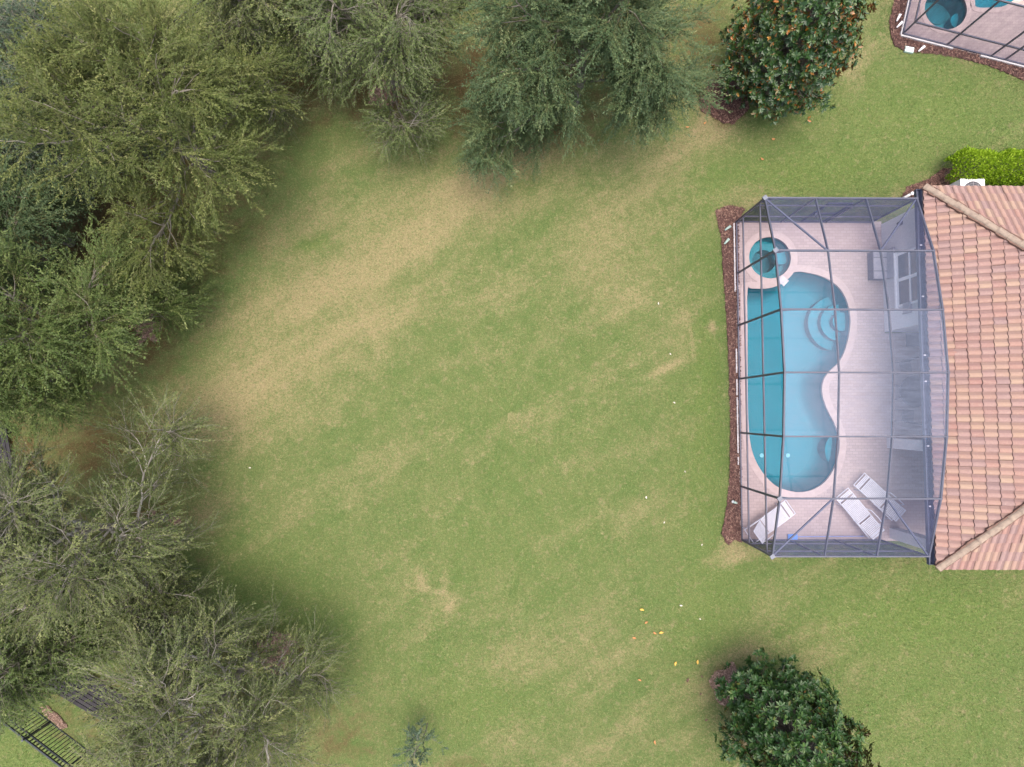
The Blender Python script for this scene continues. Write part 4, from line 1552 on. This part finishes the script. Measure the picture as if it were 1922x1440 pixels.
def feather_tree(crown_px, R, H, mat, label, seed, group="large feathery trees round the lawn", dens=1.0, name="tree", leaf=(.088, .0155), twl=.85, base_px=None, zc=4.6, low=.30, rot=0.0, wood_mat='twig', twig_mat='twig', flat=1.0, spread=(1.0, 1.0)):
    r = np.random.default_rng(seed)
    c = P(*crown_px, zc)
    root = empty(name, (float(c[0]), float(c[1]), 0), rot)
    r.uniform(0, 6.28)
    tag(root, label, "tree", group)
    ht = H * .62
    trunk = grow(r, np.zeros((1, 3)) - [0, 0, .1], np.array([[r.normal(0, .05), r.normal(0, .05), 1.]]), np.array([ht]), 8, .05, .0)
    n1 = 11
    t1 = np.linspace(low, .99, n1)
    p1, _ = interp(trunk, np.zeros(n1, int), t1)
    az = np.arange(n1) * 2.4 + r.uniform(0, 6) + r.normal(0, .2, n1)
    el = np.linspace(.25, 1.05, n1) + r.normal(0, .1, n1)
    d1 = np.stack([np.cos(az) * np.cos(el), np.sin(az) * np.cos(el), np.sin(el)], -1)
    l1 = R * np.linspace(1.0, .72, n1) * r.uniform(.85, 1.1, n1)
    limbs = grow(r, p1, d1, l1, 9, .13, .02)
    # secondary
    k2 = 13
    i2 = np.repeat(np.arange(n1), k2)
    t2 = np.tile(np.linspace(.22, 1.0, k2), n1) + r.normal(0, .02, n1 * k2)
    p2, g2 = interp(limbs, i2, t2)
    d2 = side_dirs(r, g2, .5, 1.05)
    d2[:, 2] = d2[:, 2] * .8 + .10
    l2 = R * .44 * (1.15 - .55 * np.clip(t2, 0, 1)) * r.uniform(.7, 1.2, len(p2))
    sec = grow(r, p2, d2, l2, 7, .16, .0)
    # tertiary
    k3 = 8
    i3 = np.repeat(np.arange(len(sec)), k3)
    t3 = np.tile(np.linspace(.2, 1.0, k3), len(sec)) + r.normal(0, .03, len(sec) * k3)
    p3, g3 = interp(sec, i3, t3)
    d3 = side_dirs(r, g3, .3, .85)
    d3[:, 2] *= .75
    l3 = R * .21 * r.uniform(.6, 1.25, len(p3))
    ter = grow(r, p3, d3, l3, 5, .18, -.02)
    # leafy twigs: gathered in sprays so the crown has clumps and gaps
    clump = r.random(len(ter)) ** .8
    k4 = max(1, int(round(4 * dens)))
    alive = np.repeat(clump, k4) > .16
    i4 = np.repeat(np.arange(len(ter)), k4)[alive]
    t4 = r.uniform(.15, 1.0, len(i4))
    p4, g4 = interp(ter, i4, t4)
    d4 = side_dirs(r, g4, .15, .55)
    d4[:, 2] = d4[:, 2] * .7 - .02
    l4 = twl * r.uniform(.5, 1.25, len(p4))
    tw = grow(r, p4, d4, l4, 5, .14, -.03)
    allp = [trunk, limbs, sec, ter, tw]
    sxy = np.array([spread[0], spread[1], flat])
    allp = [a * sxy for a in allp]
    trunk, limbs, sec, ter, tw = allp
    V, F = tubes(trunk, np.array([.15 + R * .012]), np.array([.07]), 10)
    link("trunk", np_mesh("trunk", V, F, M['bark'], smooth=True), root)
    for nm, wood, lv in (("branches", wood_mat, ((limbs, .055, .018, 6), (sec, .020, .008, 5))), ("twigs", twig_mat, ((ter, .0095, .004, 4), (tw, .0048, .002, 3)))):
        Vs, Fs, o_ = [], [], 0
        for a, ra, rb, S in lv:
            v, f = tubes(a, np.full(len(a), ra) * r.uniform(.8, 1.2, len(a)), np.full(len(a), rb), S)
            Vs.append(v); Fs.append(f + o_); o_ += len(v)
        link(nm, np_mesh(nm, np.concatenate(Vs), np.concatenate(Fs), M[wood], smooth=True), root)
    # colour: higher, outer sprays are fresher; each spray its own tone
    rt = np.clip(.62 * r.random(len(tw)) ** 1.2 + .42 * clump[i4] * r.uniform(.4, 1.1, len(tw)), 0, 1)
    v, f, rn = leaves_on(r, tw, 18, leaf[0], leaf[1], rt)
    link("crown", np_mesh("crown", v, f, mat, dict(rnd=rn)), root)
    return root


G = dict(twig_mat='twig_green')
W_ = dict(wood_mat='twig_pale', twig_mat='twig')
feather_tree((258, 212), 4.4, 7.6, M['leaf_olive'], "largest feathery tree, olive green, at the top left corner of the lawn", 21, dens=1.8, **G)
feather_tree((55, 618), 3.5, 7.0, M['leaf_green'], "bushy mid green tree on the left, below the olive green one", 22, dens=1.5, **G)
feather_tree((140, 1025), 3.8, 7.0, M['leaf_grey'], "open grey green tree with pale bare twigs above the boardwalk", 23, dens=1.3, **W_)
feather_tree((365, 1338), 3.8, 6.4, M['leaf_grey'], "low grey green tree beside the picket fence at the bottom", 24, dens=1.5, zc=4.2, **W_)
feather_tree((690, 6), 3.15, 6.4, M['leaf_green2'], "sparse grey green tree at the top between the olive and the dark one", 25, dens=1.3)
feather_tree((1108, 52), 4.15, 6.6, M['leaf_dark'], "dark blue green feathery tree at the top, next to the rusty magnolia", 26, dens=2.4, low=.2, spread=(-1.0, 1.0), **G)
feather_tree((-40, 150), 3.4, 6.6, M['leaf_blue'], "bluish green tree cut by the frame beside the olive green one", 27, dens=1.5)
feather_tree((-10, 400), 2.8, 5.2, M['leaf_dark'], "small dark tree at the frame edge between the olive and bushy trees", 28, dens=1.0, zc=3.4, **G)
feather_tree((35, 1222), 2.3, 5.0, M['leaf_green'], "small green tree at the frame edge next to the picket fence", 29, dens=.9, zc=3.4)
feather_tree((470, -10), 2.6, 5.0, M['leaf_grey'], "small twiggy tree at the top edge in front of the far fence", 30, dens=1.1, zc=3.4, **W_)


def sapling():
    c = P(792, 1398, 1.4)
    r = np.random.default_rng(77)
    root = empty("sapling", (float(c[0]), float(c[1]), 0))
    tag(root, "small thin blue green sapling alone on the lawn near the bottom edge", "sapling")
    tr = grow(r, np.array([[0, 0, -.05]]), np.array([[0, 0, 1.]]), np.array([2.1]), 6, .05, 0)
    n1 = 22
    p1, g1 = interp(tr, np.zeros(n1, int), np.linspace(.25, 1, n1))
    d1 = side_dirs(r, g1, .6, 1.2)
    br = grow(r, p1, d1, r.uniform(.4, .95, n1), 5, .15, .02)
    i2 = np.repeat(np.arange(n1), 6)
    p2, g2 = interp(br, i2, r.uniform(.3, 1, len(i2)))
    tw = grow(r, p2, side_dirs(r, g2, .4, .9), r.uniform(.15, .4, len(i2)), 4, .15, 0)
    V, F = tubes(tr, np.array([.022]), np.array([.006]), 6)
    link("trunk", np_mesh("trunk", V, F, M['bark']), root)
    V, F = tubes(br, np.full(n1, .008), np.full(n1, .003), 4)
    link("branches", np_mesh("branches", V, F, M['twig']), root)
    v, f, rn = leaves_on(r, tw, 12, .075, .018, r.random(len(tw)))
    link("crown", np_mesh("crown", v, f, M['leaf_blue'], dict(rnd=rn)), root)


sapling()


def magnolia(base, crown_px, R, H, mat, label, seed, lobes, N=1500):
    """whorls of large leathery leaves at the ends of branches, over a lobed crown"""
    r = np.random.default_rng(seed)
    c = P(*crown_px, H * .5)
    root = empty("magnolia_tree", (float(c[0]), float(c[1]), 0))
    tag(root, label, "tree", "magnolia trees in mulch rings")
    tr = grow(r, np.array([[0, 0, -.1]]), np.array([[0, 0, 1.]]), np.array([H * .9]), 8, .04, 0)
    V, F = tubes(tr, np.array([.13]), np.array([.03]), 10)
    link("trunk", np_mesh("trunk", V, F, M['bark'], smooth=True), root)
    # whorl positions: lobed, layered shell
    az = r.uniform(0, 2 * math.pi, N)
    hh = r.beta(1.5, 1.5, N)
    rad = np.interp(hh, [0, .12, .35, .65, .88, 1.0], [.40, .86, 1.0, .78, .40, .06])
    lob = np.ones(N)
    for (a0, wd_, amp) in lobes:
        da = (az - a0 + math.pi) % (2 * math.pi) - math.pi
        lob += amp * np.exp(-(da / wd_) ** 2)
    lob += .10 * np.sin(az * 7 + hh * 9) + .08 * np.sin(az * 13 - hh * 14)
    depth = r.uniform(0, 1, N) ** .5
    rr = R * rad * lob * (.45 + .55 * depth) * r.uniform(.93, 1.06, N)
    z = .5 + hh * (H - .5)
    W = np.stack([rr * np.cos(az), rr * np.sin(az), z], -1)
    out = np.stack([np.cos(az), np.sin(az), .35 + .9 * hh], -1)
    out /= np.linalg.norm(out, axis=1, keepdims=True)
    # branch to each second whorl
    k = np.arange(0, N, 3)
    st = np.stack([np.zeros(len(k)), np.zeros(len(k)), np.clip(z[k] - .5 * rr[k], .4, H)], -1)
    bt = np.stack([st + (W[k] - st) * s_ + np.array([0, 0, -.12]) * math.sin(s_ * math.pi) for s_ in np.linspace(0, 1, 5)], 1)
    V, F = tubes(bt, np.full(len(k), .022), np.full(len(k), .006), 4)
    link("branches", np_mesh("branches", V, F, M['bark'], smooth=True), root)
    per = 10
    ctr = np.repeat(W, per, 0)
    ax = np.repeat(out + r.normal(0, .35, out.shape), per, 0)
    ax /= np.linalg.norm(ax, axis=1, keepdims=True)
    m = len(ctr)
    q = np.cross(ax, r.normal(0, 1, (m, 3)))
    ph = np.tile(np.arange(per) * 2.4, N)
    e1 = np.cross(ax, np.array([.3, .2, .9]))
    e1 /= np.linalg.norm(e1, axis=1, keepdims=True)
    e2 = np.cross(ax, e1)
    op = r.uniform(.7, 1.45, m)
    d = ax * np.cos(op)[:, None] + (e1 * np.cos(ph)[:, None] + e2 * np.sin(ph)[:, None]) * np.sin(op)[:, None]
    s = np.cross(d, ax)
    s /= np.linalg.norm(s, axis=1, keepdims=True) + 1e-9
    nrm = np.cross(s, d)
    L = r.uniform(.11, .19, m)[:, None]
    Wd = L * r.uniform(.19, .25, m)[:, None]
    p0 = ctr + d * .02
    mid = p0 + d * L * .52
    # two blades folded slightly about the midrib, six points
    tip = p0 + d * L - nrm * L * .10
    a1, a2 = p0 + d * L * .25, p0 + d * L * .72 - nrm * L * .03
    V = np.stack([p0, a1 + s * Wd * .8 + nrm * Wd * .3, a2 + s * Wd * .85 + nrm * Wd * .3, tip, a2 - s * Wd * .85 + nrm * Wd * .3, a1 - s * Wd * .8 + nrm * Wd * .3], 1).reshape(-1, 3)
    b = np.arange(m) * 6
    F = np.concatenate([np.stack([b, b + 1, b + 2, b + 3], -1), np.stack([b + 3, b + 4, b + 5, b], -1)])
    wr = np.repeat(r.random(N), per)
    rn = np.clip(.5 * wr + .5 * r.random(m), 0, 1)
    rn = np.where(r.random(m) < .03, r.uniform(.85, 1, m), rn)
    link("crown", np_mesh("crown", V, F, mat, dict(rnd=np.concatenate([rn, rn]))), root)


magnolia((1375, 185), (1494, 72), 2.35, 5.6, M['leaf_magnolia_rusty'], "magnolia with rust coloured leaves at the top near the neighbouring cage", 41, [(0.6, .5, .22), (3.4, .4, .06), (4.9, .4, .1), (5.6, .3, -.12)], 1700)
magnolia((1395, 1290), (1484, 1378), 2.25, 5.0, M['leaf_magnolia'], "dark glossy magnolia alone on the lawn at the bottom", 42, [(-.25, .32, .34), (1.2, .3, -.18), (2.3, .5, .1), (3.0, .25, -.2), (.55, .2, -.15), (3.9, .3, .0), (5.2, .4, .15)], 1600)


def hedge():
    r = np.random.default_rng(91)
    a, b = P(1795, 308, 1.0), P(2010, 304, 1.0)
    c = (a + b) / 2
    L = float(b[0] - a[0])
    root = empty("hedge", (float(c[0]), float(c[1]), 0.0))
    tag(root, "bright lime green clipped hedge beside the white air conditioner", "hedge")
    n = 15000
    x = r.uniform(-L / 2, L / 2, n)
    th = r.uniform(-.25, math.pi + .25, n)
    lump = 1 + .09 * np.sin(x * 3.1) + .07 * np.sin(x * 7.3 + th * 3) + r.normal(0, .05, n)
    endf = np.clip((x + L / 2) / .55, 0, 1) ** .5
    rad = (.45 + .55 * endf) * lump * r.uniform(.72, 1.0, n) ** .5
    y = np.cos(th) * .60 * rad
    z = .50 + np.sin(th) * .70 * rad
    ctr = np.stack([x, y, z], -1)
    out = np.stack([np.zeros(n) - .4 * (endf < .8), np.cos(th), np.sin(th) + .3], -1)
    d = out + r.normal(0, .6, (n, 3))
    d /= np.linalg.norm(d, axis=1, keepdims=True)
    s = np.cross(d, r.normal(0, 1, (n, 3)))
    s /= np.linalg.norm(s, axis=1, keepdims=True)
    Lf = r.uniform(.06, .11, n)[:, None]
    V = np.stack([ctr, ctr + d * Lf * .5 + s * Lf * .27, ctr + d * Lf, ctr + d * Lf * .5 - s * Lf * .27], 1).reshape(-1, 3)
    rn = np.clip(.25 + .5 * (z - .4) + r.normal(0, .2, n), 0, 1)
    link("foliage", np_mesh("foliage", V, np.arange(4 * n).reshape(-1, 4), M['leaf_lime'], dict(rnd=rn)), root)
    m = 90
    p0 = np.stack([r.uniform(-L / 2 + .2, L / 2, m), r.normal(0, .12, m), np.full(m, -.03)], -1)
    st = grow(r, p0, np.stack([r.normal(0, .3, m), r.normal(0, .4, m), np.ones(m)], -1), r.uniform(.6, 1.0, m), 4, .1, 0)
    V, F = tubes(st, np.full(m, .012), np.full(m, .004), 4)
    link("stems", np_mesh("stems", V, F, M['bark']), root)


hedge()


# ------------------------------------------------------------------ fallen leaves
def leaf_mesh(mat, k):
    mbx = MB()
    L, W = .17, .042
    xs = np.linspace(-L / 2, L / 2, 7)
    vs, fs = [], []
    for i, x in enumerate(xs):
        w_ = W * math.sin(math.pi * (i + .35) / 6.7)
        bend = .03 * (x / (L / 2)) ** 2 + .012
        vs += [(x, -w_, bend + .016), (x, 0, bend), (x, w_, bend + .012)]
    for i in range(6):
        for j in range(2):
            a = i * 3 + j
            fs.append((a, a + 3, a + 4, a + 1))
    me = bpy.data.meshes.new("fallen_leaf")
    me.from_pydata(vs, [], fs)
    me.materials.append(mat)
    me.update()
    return me


LEAVES = {
    'fallen_orange': [leaf_mesh(M['fallen_orange'], 0), "dry orange leaf lying on the lawn near a magnolia", "dry orange leaves on the lawn",
                      [(1303, 146), (1285, 196), (1216, 239), (1322, 232), (1430, 300), (1190, 1197), (1213, 1168), (1228, 1188), (1228, 1392), (1200, 1275), (1450, 262), (1312, 178), (1290, 240)]],
    'fallen_yellow': [leaf_mesh(M['fallen_yellow'], 0), "yellow leaf lying on the lawn near a magnolia", "yellow leaves on the lawn",
                      [(1246, 224), (1310, 140), (1296, 160), (1308, 1241), (1204, 1143), (1240, 1186), (1267, 1244)]],
    'fallen_pale': [leaf_mesh(M['fallen_pale'], 0), "bleached pale leaf lying on the open lawn", "bleached leaves on the lawn",
                    [(1265, 756), (1212, 933), (1246, 980), (1313, 1161), (470, 878), (1285, 885), (1235, 570), (1277, 1136), (1258, 665), (1317, 1022)]],
    'fallen_brown': [leaf_mesh(M['fallen_brown'], 0), "dark brown leaf lying on the lawn beside the dark magnolia", "brown leaves on the lawn",
                     [(1290, 1276), (1314, 1302), (1325, 1351), (1316, 1268)]],
}
for key, (me, lb, grp, pts) in LEAVES.items():
    for q in pts:
        p = P(*q)
        o = link("fallen_leaf", me)
        o.location = (p[0], p[1], float(gz(p[0], p[1])) + .035)
        o.rotation_euler = (random.uniform(-.3, .3), random.uniform(-.3, .3), random.uniform(0, 6.28))
        k = random.uniform(.9, 1.4)
        k *= .5 if key == 'fallen_pale' else .8
        o.scale = (k, k, k)
        tag(o, lb, "leaf", grp)
